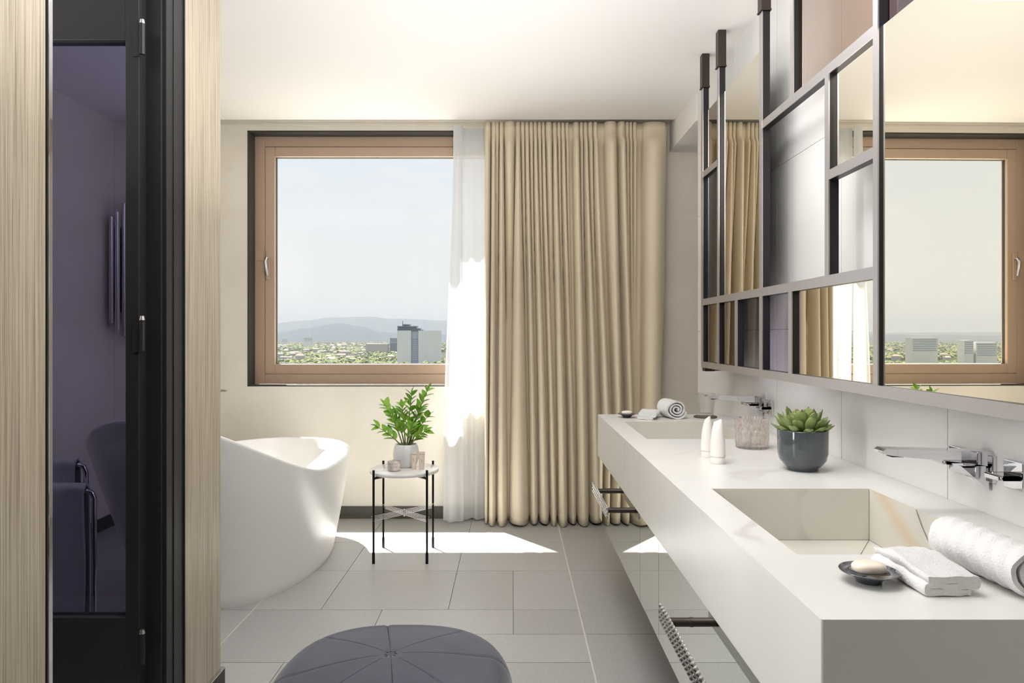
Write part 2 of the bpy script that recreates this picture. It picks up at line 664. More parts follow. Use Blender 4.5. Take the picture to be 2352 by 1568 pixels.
jm.box(PX - .12, PX - .001, 2.11, 2.216, 0, 2.75)
jm.box(PX - .001, PX + .002, 2.150, 2.153, 0, 2.75)
jm.box(PX - .001, PX + .004, 2.216, 2.222, 0, 2.75)
jm.box(PX - .095, PX - .012, 2.100, 2.111, 0, 2.75)
struct(jm.build('door_1_frame', M['black'], bevel=.002))
bpy.data.objects['door_1_frame'].name = 'trim_3'
# header over the doorway
hd = MB()
hd.box(PX - .12, PX - .001, 1.58, 2.11, 2.50, 2.75)
struct(hd.build('trim_4', M['black']))

# open glazed door leaf, standing square to the partition
dl = empty('door_1', (0, 0, 0))
struct(dl)
DY = 2.06
d1 = MB()
gx0, gx1 = -1.70, -1.138
gz0, gz1 = EYE - (1418 - 770) / F * DY, EYE + (770 - 92) / F * DY
lx0, lx1 = -1.80, -1.098
d1.box(lx0, gx0, DY, DY + .045, .012, 2.47)
d1.box(gx1, lx1, DY, DY + .045, .012, 2.47)
d1.box(gx0, gx1, DY, DY + .045, gz1, 2.47)
d1.box(gx0, gx1, DY, DY + .045, .012, gz0)
d1.build('door_leaf', M['black'], dl, bevel=.002)
d2 = MB()
d2.box(gx0 - .004, gx1 + .004, DY + .018, DY + .024, gz0 - .004, gz1 + .004)
d2.build('door_glass', M['glass_purple'], dl)['label'] = 'dark purple tinted glass'
for zc in (2.16, 1.29, .37):
    h = MB()
    h.tube([(lx1 + .012, DY - .004, zc - .045), (lx1 + .012, DY - .004, zc + .045)], .008, 12)
    h.box(lx1 - .018, lx1 + .004, DY - .003, DY, zc - .05, zc + .05)
    ho = h.build('hinge', M['black'], dl)
    hp = MB()
    hp.tube([(lx1 + .012, DY - .004, zc + .045), (lx1 + .012, DY - .004, zc + .057)], [.0085, .006], 12)
    hp.build('hinge_pin', M['steel'], ho)

# ------------------------------------------------------------------ window
win = empty('window_1', (0, 0, 0))
struct(win)
FY = 5.06
wr = MB()
wr.box(WX0, WX0 + .012, WY - .002, FY, WZ0, WZ1)
wr.box(WX1 - .012, WX1, WY - .002, FY, WZ0, WZ1)
wr.box(WX0, WX1, WY - .002, FY, WZ1 - .012, WZ1)
wr.box(WX0, WX1, WY - .002, FY, WZ0, WZ0 + .008)
wr.build('window_reveal', M['gasket'], win)


def ring(mb, x0, x1, z0, z1, wd, y0, y1):
    mb.box(x0, x0 + wd, y0, y1, z0, z1)
    mb.box(x1 - wd, x1, y0, y1, z0, z1)
    mb.box(x0 + wd, x1 - wd, y0, y1, z1 - wd, z1)
    mb.box(x0 + wd, x1 - wd, y0, y1, z0, z0 + wd)


fo = MB()
ring(fo, WX0 + .012, WX1 - .012, WZ0 + .008, WZ1 - .012, .072, FY, FY + .07)
fo.build('window_frame', M['bronze'], win, bevel=.003)
sx0, sx1, sz0, sz1 = WX0 + .087, WX1 - .087, WZ0 + .083, WZ1 - .087
fs = MB()
ring(fs, sx0, sx1, sz0, sz1, .070, FY - .006, FY + .06)
fs.build('window_sash', M['bronze'], win, bevel=.004)
fg = MB()
ring(fg, sx0 + .0701, sx1 - .0701, sz0 + .0701, sz1 - .0701, .004, FY + .024, FY + .045)
fg.build('window_gasket', M['gasket'], win)
pg = MB()
pg.box(sx0 + .068, sx1 - .068, FY + .032, FY + .036, sz0 + .068, sz1 - .068)
pg.build('window_pane', M['glass_win'], win)
hx = (613 - 1176) / F * 5.03
hb = MB()
hb.box(hx - .016, hx + .014, FY - .017, FY - .006, EYE + .40, EYE + .60)
ho = hb.build('window_handle', M['bronze'], win, bevel=.012, seg=3)
hl = MB()
hl.tube([(hx, FY - .012, EYE + .56), (hx, FY - .045, EYE + .555), (hx - .002, FY - .058, EYE + .53), (hx + .004, FY - .058, EYE + .48), (hx + .012, FY - .056, EYE + .43)], [.010, .010, .011, .010, .008], 12)
hl.build('handle_lever', M['steel'], ho)
cp = MB()
cp.box(WX0 + .018, WX0 + .078, FY - .004, FY, EYE + .54, EYE + .615)
cp.build('label_plate', mat('plate', lin(200, 172, 146), .4), win)

# ================================================================== CURTAINS
def px(p, d):
    return (p - 1176) / F * d


CY = 4.80
topv = [1113, 1128, 1137.5, 1146.5, 1156, 1184, 1195.5, 1205.5, 1215, 1225, 1234, 1244, 1252, 1269, 1279.5, 1288.5, 1298, 1307, 1331, 1340, 1350, 1362, 1373, 1386, 1418, 1436, 1445, 1453, 1462, 1475, 1531]
# pleat = (top left, top right, bottom left, bottom right, strength at the bottom)
pl = [(1113, 1128, 1113, 1121, 1), (1128, 1140, 1121, 1140, 1), (1137.5, 1146.5, 1136, 1142, .2), (1146.5, 1157, 1140, 1167, 1), (1157, 1184, 1166, 1172, .35),
      (1184, 1195.5, 1167, 1218, 1.15), (1195.5, 1205.5, 1216, 1221, .2), (1205.5, 1215, 1217, 1237, 1), (1215, 1225, 1235, 1239, .2), (1225, 1234, 1237, 1263, .95),
      (1234, 1244, 1258, 1265, .3), (1244, 1252, 1263, 1280, 1.05), (1252, 1269, 1276, 1284, .3), (1269, 1279.5, 1280, 1305, 1.1), (1279.5, 1288.5, 1300, 1308, .3),
      (1288.5, 1298, 1305, 1325, .85), (1298, 1307, 1322, 1328, .2), (1315, 1331, 1325, 1354, 1.0), (1331, 1340, 1350, 1356, .2), (1340, 1350, 1354, 1385, .9), (1350, 1362, 1383, 1389, .2),
      (1362, 1373, 1385, 1412, .95), (1386, 1418, 1414, 1434, 1.0), (1418, 1437, 1441, 1462, .9), (1436, 1445, 1454, 1461, .3), (1445, 1453, 1460, 1466, .2), (1453, 1463, 1462, 1470, .35), (1474, 1531, 1470, 1518, 1.05)]
ct = MB()
NX, NZ = 560, 56
Z0, Z1 = .012, ZE - .012
cx0, cx1 = px(1113, CY), px(1533, CY)


def sm(t_):
    t_ = max(0, min(1, t_))
    return t_ * t_ * (3 - 2 * t_)


def cfun(u, v):
    z = Z0 + (Z1 - Z0) * v
    k = sm(1 - v) * .55 + (1 - v) * .45
    xx = cx0 + (cx1 - cx0) * u
    pxx = 1176 + xx / CY * F
    # the free edge draws in a little towards the hem
    edge = 1531 - 14 * sm((1 - v) * 1.6) + 3 * math.sin(v * 14)
    e2 = 1113 + (pxx - 1113) * (edge - 1113) / (1533 - 1113)
    best = -1.0
    amp = 0
    for (a0, a1, b0, b1, s_) in pl:
        l = a0 + (b0 - a0) * k
        r = a1 + (b1 - a1) * k
        st = 1 + (s_ - 1) * (k if s_ > .5 else min(1, k * 1.8) ** .7 * (1 / (1 - s_)))
        if st <= 0.02:
            continue
        c, hw = (l + r) / 2, (r - l) / 2 * .90
        q = (e2 - c) / hw
        if abs(q) < 1:
            wide = min(.80, .42 + hw / 26.0)
            d = (1 - abs(q) ** 2.1) ** .5 * wide * st
            if a0 == 1474 and q > 0:
                d = (1 - .35 * q * q) * wide * st
            if d > amp:
                amp = d
    y = CY + .070 - .20 * amp
    if v > .955:
        y = CY + .03 - .06 * amp
    y += .006 * math.sin(xx * 9 + z * 1.7)
    z2 = z + (.007 * math.sin(xx * 31 + 1) + .006 * math.sin(xx * 13) if v == 0 else 0)
    return ((e2 - 1176) / F * CY, y, max(z2, .004))


ct.grid(cfun, NX, NZ)
cur = empty('curtain', (px(1320, CY), CY, 0))
co = ct.build('curtain_cloth', M['curtain'], cur, solid=.004, recalc=False)
co.location = (-px(1320, CY), -CY, 0)
tag(cur, 'heavy beige floor-length curtain gathered in narrow pleats beside the window', 'curtain')
tk = MB()
tk.box(px(1113, CY) - 1.9, px(1533, CY) + .02, CY - .03, CY + .0, ZE + .01, ZE + .03)
tag(tk.build('curtain_rail', mat('rail_dark', lin(60, 56, 50), .5)), 'dark curtain rail sunk in the ceiling pocket above the beige curtain', 'curtain rail')

# sheer: two overlapping widths
sh = empty('sheer_curtain', (px(1065, 4.8), 4.8, 0))
tag(sh, 'white translucent sheer curtain hanging between the window and beige curtain', 'curtain')


def sheer(xa_t, xb_t, xa_b, xb_b, yb, seed, nfold, amp):
    mb = MB()

    def f_(u, v):
        z = .014 + (ZE - .03 - .014) * v
        k = 1 - v
        kk = sm(k * 1.15)
        xa = xa_t + (xa_b - xa_t) * kk
        xb = xb_t + (xb_b - xb_t) * kk
        ph = seed + .5 * math.sin(v * 2.2 + seed)
        uu = u + .02 * math.sin(u * 2 * PI * nfold + v * 3 + seed)
        g = math.sin(uu * nfold * 2 * PI + ph)
        g2 = math.sin(uu * (nfold * 1.7) * 2 * PI + seed * 2 + v * 1.2)
        A = amp * (.35 + .65 * k)
        if v > .93:
            A *= .6
        y = yb + A * (.8 * g + .2 * g2)
        if v == 0:
            z += .004 * math.sin(u * 12 + seed)
        return (xa + (xb - xa) * uu, y, z)
    mb.grid(f_, 110, 48)
    o = mb.build('sheer_panel', M['sheer'], sh, recalc=False)
    o.location = (-px(1065, 4.8), -4.8, 0)
    # heading band and hem, doubled cloth
    for nm, v0, v1 in (('heading_band', .93, .998), ('sheer_hem', 0.0, .022)):
        def g_(u, v, v0=v0, v1=v1):
            p = f_(u, v0 + (v1 - v0) * v if not (v0 == 0 and v == 0) else 0)
            return (p[0], p[1] + .003, p[2])
        hm = MB()
        hm.grid(g_, 110, 4)
        hm.build(nm, M['sheer'], o, recalc=False)


sheer(px(1041, 4.78), px(1062, 4.78), px(1016, 4.78), px(1064, 4.78), 4.80, .6, 1.3, .02)
sheer(px(1056, 4.86), px(1114, 4.86), px(1058, 4.86), px(1114, 4.86), 4.870, 2.1, 2, .014)

# ================================================================== VANITY
VX0, VY0, VY1, VZ = .457, 1.035, 3.73, .87
FZ = .648
basins = [(.547, .979, 1.343, 1.919), (.543, .979, 2.838, 3.41)]
van = empty('vanity_counter', (.8, 2.4, 0))
tag(van, 'long white marble vanity counter with two sunken rectangular basins', 'vanity')


def loc(o, e=None):
    e = e or o.parent
    o.location = tuple(-c for c in e.location)
    return o


vt = MB()
# top slab around the two basins: strips
XW = XR - .0015
xs_ = [VX0, .547, .979, XW]
ysb = [VY0, 1.343, 1.919, 2.838, 3.41, VY1]
zt0 = VZ - .022
for i in range(3):
    for j in range(5):
        if i == 1 and j in (1, 3):
            continue
        vt.add([(xs_[i], ysb[j], VZ), (xs_[i + 1], ysb[j], VZ), (xs_[i + 1], ysb[j + 1], VZ), (xs_[i], ysb[j + 1], VZ)], [(0, 1, 2, 3)])
# outer skirt
vt.add([(VX0, VY0, VZ), (VX0, VY1, VZ), (VX0, VY1, FZ), (VX0, VY0, FZ)], [(0, 1, 2, 3)])
vt.add([(VX0, VY0, VZ), (VX0, VY0, FZ), (XW, VY0, FZ), (XW, VY0, VZ)], [(0, 1, 2, 3)])
vt.add([(VX0, VY1, VZ), (XW, VY1, VZ), (XW, VY1, FZ), (VX0, VY1, FZ)], [(0, 1, 2, 3)])
vt.add([(VX0, VY0, FZ), (VX0, VY1, FZ), (XW, VY1, FZ), (XW, VY0, FZ)], [(0, 1, 2, 3)])
vt.add([(XW, VY0, VZ), (XW, VY0, FZ), (XW, VY1, FZ), (XW, VY1, VZ)], [(0, 1, 2, 3)])
import bmesh


def weld(o, d=1e-4):
    bm = bmesh.new()
    bm.from_mesh(o.data)
    bmesh.ops.remove_doubles(bm, verts=bm.verts, dist=d)
    bmesh.ops.recalc_face_normals(bm, faces=bm.faces)
    bm.to_mesh(o.data)
    bm.free()


to = vt.build('countertop', M['marble'], van, recalc=False)
# ring-shaped holes leave open edges; basins fill them
weld(to)
md = to.modifiers.new('bevel', 'BEVEL')
md.width = .003
md.segments = 2
md.limit_method = 'ANGLE'
loc(to)
for (bx0, bx1, by0, by1) in basins:
    b = MB()
    bd = VZ - .141
    X = [(bx0, by0), (bx1, by0), (bx1, by1), (bx0, by1)]
    cxm, cym = (bx0 + bx1) / 2, (by0 + by1) / 2
    v = [(x, y, VZ) for x, y in X] + [(x, y, bd) for x, y in X] + [(cxm + sx * .05, cym + sy * .05, bd - .006) for sx, sy in ((-1, -1), (1, -1), (1, 1), (-1, 1))]
    f = []
    for k in range(4):
        n = (k + 1) % 4
        f.append((k, n, 4 + n, 4 + k))
        f.append((4 + k, 4 + n, 8 + n, 8 + k))
    f.append((8, 9, 10, 11))
    b.add(v, f)
    # fine mitre joints
    bo = b.build('basin', M['basin'], van, recalc=False)
    loc(bo)
    jn = MB()
    for k in range(4):
        x, y = X[k]
        ux, uy = (1 if x < cxm else -1), (1 if y < cym else -1)
        jn.tube([(x + ux * .0006, y + uy * .0006, VZ - .004), (x + ux * .0006, y + uy * .0006, bd + .0006)], .0006, 5)
        jn.tube([(x + ux * .0006, y + uy * .0006, bd + .0006), (cxm - ux * .05, cym - uy * .05, bd - .0055)], .0007, 5)
    for k in range(4):
        x, y = X[k]
        x2, y2 = X[(k + 1) % 4]
        jn.tube([(x, y, bd + .0004), (x2, y2, bd + .0004)], .0007, 5)
    jo = jn.build('basin_joint', M['joint'], bo)
    dr = MB()
    dr.lathe([(0, .004), (.026, .004), (.03, 0), (.03, -.004)], 24, (cxm, cym, bd - .004))
    dr.build('basin_drain', M['chrome'], bo)
    # fix parent offsets: children of bo share the same offset already
# vein and tan band on the near basin's long inner face: stone colour, the band with shade painted in
vs = MB()
xv = .979 - .0006
for (ya, za, yb_, zb, wdt) in ((1.695, VZ - .002, 1.585, VZ - .139, .0022), (1.687, VZ - .01, 1.58, VZ - .137, .0010)):
    pts = []
    for k in range(9):
        t_ = k / 8
        pts.append((ya + (yb_ - ya) * t_ + .004 * math.sin(t_ * 7), za + (zb - za) * t_))
    for k in range(8):
        (y0, z0), (y1, z1) = pts[k], pts[k + 1]
        vs.add([(xv, y0 - wdt, z0), (xv, y0 + wdt, z0), (xv, y1 + wdt, z1), (xv, y1 - wdt, z1)], [(0, 1, 2, 3)])
nb_ = [o for o in van.children if o.name.startswith('basin')][0]
vs.build('stone_vein', mat('vein', lin(150, 140, 132), .4), nb_, recalc=False)
# a second tone: warm tan stone band beside the vein, with shade painted into it
st = marble_mat('tan_shaded_marble', lin(214, 211, 202), lin(194, 189, 180), .35, 1.6)
t = st.node_tree
p = t.nodes['Principled BSDF']
src = p.inputs['Base Color'].links[0].from_socket
tcn = t.nodes.new('ShaderNodeTexCoord')
sx_ = t.nodes.new('ShaderNodeSeparateXYZ')
t.links.new(tcn.outputs['Object'], sx_.inputs[0])
nn = t.nodes.new('ShaderNodeTexNoise')
nn.inputs['Scale'].default_value = 14
t.links.new(tcn.outputs['Object'], nn.inputs[0])


def mth(op, a_, b_):
    n_ = t.nodes.new('ShaderNodeMath')
    n_.operation = op
    for k_, q_ in enumerate((a_, b_)):
        if isinstance(q_, (int, float)):
            n_.inputs[k_].default_value = q_
        else:
            t.links.new(q_, n_.inputs[k_])
    return n_.outputs[0]


ln_ = mth('SUBTRACT', sx_.outputs['Y'], mth('MULTIPLY_ADD' if False else 'MULTIPLY', sx_.outputs['Z'], 1.55))   # y - 1.55 z
ln_ = mth('ADD', ln_, mth('MULTIPLY', nn.outputs['Fac'], .05))
dd_ = mth('ABSOLUTE', mth('SUBTRACT', ln_, .535), 0)
rr = t.nodes.new('ShaderNodeValToRGB')
rr.color_ramp.elements[0].position = 0
rr.color_ramp.elements[0].color = (.75, .75, .75, 1)
rr.color_ramp.elements[1].position = .07
rr.color_ramp.elements[1].color = (0, 0, 0, 1)
t.links.new(dd_, rr.inputs[0])
mm = t.nodes.new('ShaderNodeMixRGB')
mm.inputs[2].default_value = lin(206, 184, 152)
t.links.new(rr.outputs[0], mm.inputs[0])
t.links.new(src, mm.inputs[1])
t.links.new(mm.outputs[0], p.inputs['Base Color'])
nb_.data.materials.append(st)
nb_.data.polygons[2].material_index = 1     # the long face on the wall side

# cabinet under the counter, mirror fronts
CZ0 = .325
cab = empty('vanity_cabinet', (.8, 2.4, 0))
tag(cab, 'wall-hung mirror-fronted cabinet unit below the marble counter', 'cabinet')
cb = MB()
cb.box(.474, XR - .002, 1.06, 3.725, CZ0, FZ)
loc(cb.build('cabinet_body', mat('cabinet_body', lin(120, 116, 110), .5), cab))
DJ = [1.048, 2.225, 2.548, 3.727]


def handle(y0, y1, r0, r1, parent):
    """hammered pull on two dark stand-offs"""
    h = MB()
    zc, hh = .545, .025
    n = int((y1 - y0) / .0035)

    def hf(u, v):
        y = y0 + (y1 - y0) * u
        z = zc - hh + 2 * hh * v
        s1 = math.sin(y * 300)
        rowk = math.floor(v * 3.999)
        d = abs(math.sin(y * 140 + 2.2 * math.floor(v * 2.999) + z * 90)) ** .7 * abs(math.sin(v * 3 * PI)) ** .5
        return (.401 - .0075 * d, y, z + (.0016 * s1 if v in (0, 1) else 0))
    h.grid(hf, n, 16)
    h.add([hf(i / n, 0) for i in range(n + 1)] + [(.403, y0 + (y1 - y0) * i / n, zc - hh) for i in range(n + 1)], [(i, i + 1, n + 2 + i, n + 1 + i) for i in range(n)])
    h.add([hf(i / n, 1) for i in range(n + 1)] + [(.403, y0 + (y1 - y0) * i / n, zc + hh) for i in range(n + 1)], [(i, i + 1, n + 2 + i, n + 1 + i) for i in range(n)])
    h.add([(.403, y0, zc - hh), (.403, y1, zc - hh), (.403, y1, zc + hh), (.403, y0, zc + hh)], [(0, 1, 2, 3)])
    h.add([hf(0, k / 16) for k in range(17)] + [(.403, y0, zc + hh), (.403, y0, zc - hh)], [tuple(range(19))])
    h.add([hf(1, k / 16) for k in range(17)] + [(.403, y1, zc + hh), (.403, y1, zc - hh)], [tuple(range(19))])
    ho = h.build('handle', mat('hammered_steel', (.52, .50, .48, 1), .22, metal=1), parent, recalc=False)
    ho['label'] = 'hammered metal pull handle'
    for yr in (r0, r1):
        q = MB()
        q.tube([(.403, yr, zc), (.464, yr, zc)], .0115, 16)
        q.tube([(.462, yr, zc), (.4665, yr, zc)], .0125, 16)
        q.build('handle_post', M['bracket'], ho)


for k in range(3):
    d = MB()
    y0, y1 = DJ[k] + .0015, DJ[k + 1] - .0015
    d.box(.466, .4745, y0, y1, CZ0 - .002, FZ - .004, 0)
    do = d.build('drawer', M['mirror_front'], cab)
    loc(do)
    ed = MB()
    ed.box(.4655, .4725, y0 + .001, y1 - .001, FZ - .0040, FZ - .0015)
    ed.build('glass_edge', M['mirror_edge'], do)['label'] = 'green glass edge'
    if k == 0:
        handle(1.33, 1.886, 1.40, 1.82, do)
    if k == 2:
        handle(2.93, 3.45, 2.985, 3.355, do)


# ------------------------------------------------------------------ wall taps
def tap(yc, label):
    e = empty('wall_tap', (XR, yc, EYE - .31))
    tag(e, label, 'tap', None)
    # local: x towards the wall, plates hang on the wall (x = 0)
    for k, dy in enumerate((.103, 0, -.095)):
        pmb = MB()
        pmb.box(-.010, 0, dy - .03, dy + .03, -.031, .031)
        po = pmb.build('wall_plate', M['chrome'], e, bevel=.0015)
        if k != 1:
            hb_ = MB()
            hb_.box(-.052, -.010, dy - .024, dy + .024, -.008, .003)
            hb_.box(-.058, -.052, dy - .025, dy + .025, -.009, .004)
            ho_ = hb_.build('tap_handle', M['chrome'], e, bevel=.003)
            kn = MB()
            for q in range(14):
                xq = -.012 - q * .0028
                kn.tube([(xq, dy - .026, -.0025), (xq, dy + .026, -.0025)], [.0062, .0062], 6)
            kn.build('knurling', M['steel'], ho_)
    spm = MB()
    L = -.255
    prof = [(0, .040), (L + .004, .046), (L - .004, .040), (L, .034), (L + .02, .030), (-.05, .012), (0, .004)]
    pts0 = [(x, z) for x, z in prof]
    spm.prism([(x, z) for x, z in pts0], -.021, .021, 0, 'y')
    so = spm.build('spout', M['chrome'], e, bevel=.0015)
    ae = MB()
    ae.box(L + .022, L + .050, -.012, .012, .0255, .0290)
    ae.build('aerator', M['black_metal'], so)
    dv = MB()
    dv.prism([(-.012, .006), (-.075, .006), (-.010, -.050), (-.010, -.03)], -.018, .018, 0, 'y')
    dv.build('reflection_wedge', M['chrome'], e, bevel=.001)  # solid wedge shaped after a reflection below the spout
    return e


tap(1.647, 'chrome wall-mounted tap with long flat spout over the basin beside the towels and succulent')
tap(3.12, 'chrome wall-mounted tap whose spout crosses in front of the ribbed tumbler')

# ------------------------------------------------------------------ mirror frame
XM = .99
fr = empty('mirror_screen', (XM, 2.6, EYE))
tag(fr, 'ceiling-hung metal grid screen holding clear, bronze and lavender mirror panels', 'mirror')
fd = lambda p_: XM * F / (p_ - 1176)
P1, P2, P3, P4, P5 = (3.651, 3.62), (3.368, 3.340), (2.793, 2.762), (2.208, 2.181), (1.913, 1.888)
BA, BB, BC = (3.100, 3.070), (2.499, 2.470), (2.483, 2.456)
ZB, ZT = (-.166, -.135), (.155, .188)
Z3, Z4 = (.815, .846), (.485, .515)
YN = .90
TOP = ZC - EYE


def fbar(name, y0, y1, z0, z1, dep=.028, m0=None):
    b = MB()
    i_ = .0006 if name == 'rail' else 0
    dep -= i_
    b.box(XM - .004 + i_, XM, min(y0, y1), max(y0, y1), EYE + z0, EYE + z1, 0)
    b.box(XM, XM + dep, min(y0, y1), max(y0, y1), EYE + z0, EYE + z1, 1)
    o = b.build(name, [M['frame'], M['frame_side']], fr)
    return loc(o)


for (a_, b_), top in ((P1, TOP), (P2, TOP), (P3, TOP), (P5, TOP), ((.93, YN), TOP)):
    o = fbar('post', a_, b_, ZB[1] + .0002, top)
for (a_, b_), z0, z1 in ((P4, ZT[1], Z3[0]), (BA, ZB[1], ZT[0]), (BB, ZB[1], ZT[0]), (BC, Z3[1], TOP - .03)):
    fbar('mullion', a_, b_, z0, z1, .028)
fbar('rail', P1[0], YN, ZB[0], ZB[1])
fbar('rail', P1[1], P5[0], ZT[0], ZT[1])
fbar('rail', P1[1], P2[0], Z3[0], Z3[1])
fbar('rail', P3[1], P5[0], Z3[0], Z3[1])
fbar('rail', P4[1], P5[0], Z4[0], Z4[1])
for (a_, b_) in (P1, P2, P3, P5):
    b = MB()
    yc = (a_ + b_) / 2
    b.box(XM - .008, XM + .030, yc - .022, yc + .022, ZC - .175, ZC)
    b.box(XM - .010, XM + .032, yc - .024, yc + .024, ZC - .175, ZC - .168)
    loc(b.build('ceiling_bracket', M['bracket'], fr, bevel=.001))
b = MB()
b.box(XM + .0, XM + .05, P1[1] - .03, P1[1] + .02, EYE + ZB[0] - .018, EYE + ZB[0])
b.box(XM + .05, XR, P1[1] - .02, P1[1] + .01, EYE + ZB[0] - .016, EYE + ZB[0] - .004)
loc(b.build('wall_bracket', M['bracket'], fr))


def panel(name, m_, y0, y1, z0, z1, rec=.012, yaw=0, label=None):
    """thin sheet set back from the front of the bars, yawed a touch about its middle"""
    b = MB()
    W, cy_ = abs(y1 - y0), (y0 + y1) / 2
    b.box(0, .004, -W / 2, W / 2, z0, z1)
    o = b.build(name, m_, fr)
    o.location = (rec, cy_ - 2.6, 0)
    o.rotation_euler = (0, 0, R(yaw))
    if label:
        o['label'] = label
    return o


panel('mirror_panel', M['mirror_bronze'], P1[1], P2[0], Z3[1], 1.150, label='bronze tinted mirror')
panel('mirror_panel', M['mirror_dark'], P1[1], P2[0], ZT[1], Z3[0], label='near-black glass')
panel('mirror_panel', M['mirror_warm'], P2[1], P3[0], ZT[1], 1.148)
panel('mirror_panel', M['mirror_bronze'], P1[1], BA[0], ZB[1], ZT[0], label='bronze tinted mirror')
panel('glass_panel', M['glass_lavender'], BA[1], P3[0], ZB[1], ZT[0], .022, label='lavender glass')
panel('glass_panel', M['glass_lavender'], P3[1], BB[0], ZB[1], ZT[0], .022, label='lavender glass')
panel('mirror_panel', M['mirror_warm'], BB[1], P5[0], ZB[1], ZT[0])
panel('mirror_panel', M['mirror_warm'], P4[1], P5[0], Z4[1], Z3[0])
panel('glass_panel', M['glass_brown'], BC[1], P5[0], Z3[1], TOP - .03, .014, label='brown glass')
panel('glass_panel', M['glass_dark'], P5[1], .93, .84, TOP - .03, .024, label='dark purple glass')
panel('mirror_panel', M['mirror_warm'], P5[1], .93, ZB[1], .832, .012, yaw=0.72)

# ------------------------------------------------------------------ soap dishes
def soap_dish(x, y, dish_label, soap_label):
    d = empty('soap_dish', (x, y, VZ))
    tag(d, dish_label, 'soap dish')
    b = MB()
    b.lathe([(0, 0), (.020, 0), (.022, .006), (.030, .012), (.047, .0185), (.0475, .0195), (.0465, .0205), (.030, .0145), (.012, .0105), (0, .010)], 48)
    b.build('dish', M['dish'], d)
    s = MB()

    def sf(u, v):
        th, ph = u * 2 * PI, (v - .5) * PI
        c_, s_ = math.cos(ph), math.sin(ph)
        return (.028 * math.copysign(abs(c_) ** .7, c_) * math.copysign(abs(math.cos(th)) ** .85, math.cos(th)), .020 * abs(c_) ** .7 * math.copysign(abs(math.sin(th)) ** .85, math.sin(th)), .0245 + .0105 * math.copysign(abs(s_) ** .8, s_))
    s.grid(sf, 40, 20, wrap=True)
    so = s.build('soap_bar', M['soap'])
    so.location = (x, y, VZ)
    tag(so, soap_label, 'soap')
    return d


soap_dish(.609, 1.195, 'larger dark smoked soap dish on the counter end before the big basin', 'cream oval soap bar on the dark dish beside the big folded towel')
soap_dish(.588, 3.585, 'small dark soap dish at the far end of the counter before the beige curtain', 'cream oval soap bar on the small dish by the beige curtain')


# ------------------------------------------------------------------ towels
def wob(x, y, z, s=30, a=.0015):
    return a * noise.noise(Vector((x * s, y * s, z * s)))


def folded(x, y, rz, label, group=None):
    """hand towel folded in three: a thick S in section, run along y"""
    b = MB()
    Lh = .080
    # centre line of the cloth in section (x,z)
    pts = []
    W = .034
    t0 = .0060
    zs_ = [.0065, .0188, .0310]
    n = 10
    for k in range(n + 1):
        pts.append((W - 2 * W * k / n, zs_[0]))
    for k in range(1, 8):
        a_ = -PI / 2 - PI * k / 8
        pts.append((-W + .006 * math.cos(a_), (zs_[0] + zs_[1]) / 2 + (zs_[1] - zs_[0]) / 2 * math.sin(a_)))
    for k in range(n + 1):
        pts.append((-W + (2 * W + .006) * k / n, zs_[1] + .001 * math.sin(k)))
    for k in range(1, 8):
        a_ = -PI / 2 + PI * k / 8
        pts.append((W + .006 + .006 * math.cos(a_), (zs_[1] + zs_[2]) / 2 + (zs_[2] - zs_[1]) / 2 * math.sin(a_)))
    for k in range(n + 1):
        pts.append((W + .006 - (2 * W + .010) * k / n, zs_[2]))

    # extrude with thickness: outline polygon by offsetting
    def offs(i, s_):
        a_, c_ = pts[max(i - 1, 0)], pts[min(i + 1, len(pts) - 1)]
        dx, dz = c_[0] - a_[0], c_[1] - a_[1]
        l_ = math.hypot(dx, dz) or 1
        return (pts[i][0] - dz / l_ * t0 * s_, pts[i][1] + dx / l_ * t0 * s_)
    out = [offs(i, 1) for i in range(len(pts))] + [offs(i, -1) for i in reversed(range(len(pts)))]
    N = len(out)
    M_ = 26

    def ff(u, v):
        i = int(round(u * N)) % N
        ox, oz = out[i]
        yv = -Lh + 2 * Lh * v
        e_ = 1 - max(0, (abs(yv) - Lh + .006) / .006) * .05
        zz = oz * (1 + .10 * math.sin(yv * 38 + 1.0) * (oz / .03)) * e_
        return (ox * e_ + wob(ox, yv, oz, 40, .003), yv + wob(yv, ox, oz, 60, .004), max(zz + wob(ox, oz, yv, 45, .003), .0008))
    b.grid(ff, N, M_, wrap=True)
    for v in (0, 1):
        ring_ = [ff(i / N, v) for i in range(N)]
        ntop = len(pts)
        # cap as quads strip between the two offsets
        vv = ring_
        fcs = []
        for i in range(ntop - 1):
            fcs.append((i, i + 1, N - 2 - i, N - 1 - i))
        b.add(vv, fcs, 0, True)
    o = b.build('folded_towel', M['towel'], recalc=True)
    o.location = (x, y, VZ)
    o.rotation_euler = (0, 0, rz)
    return tag(o, label, 'towel', group)


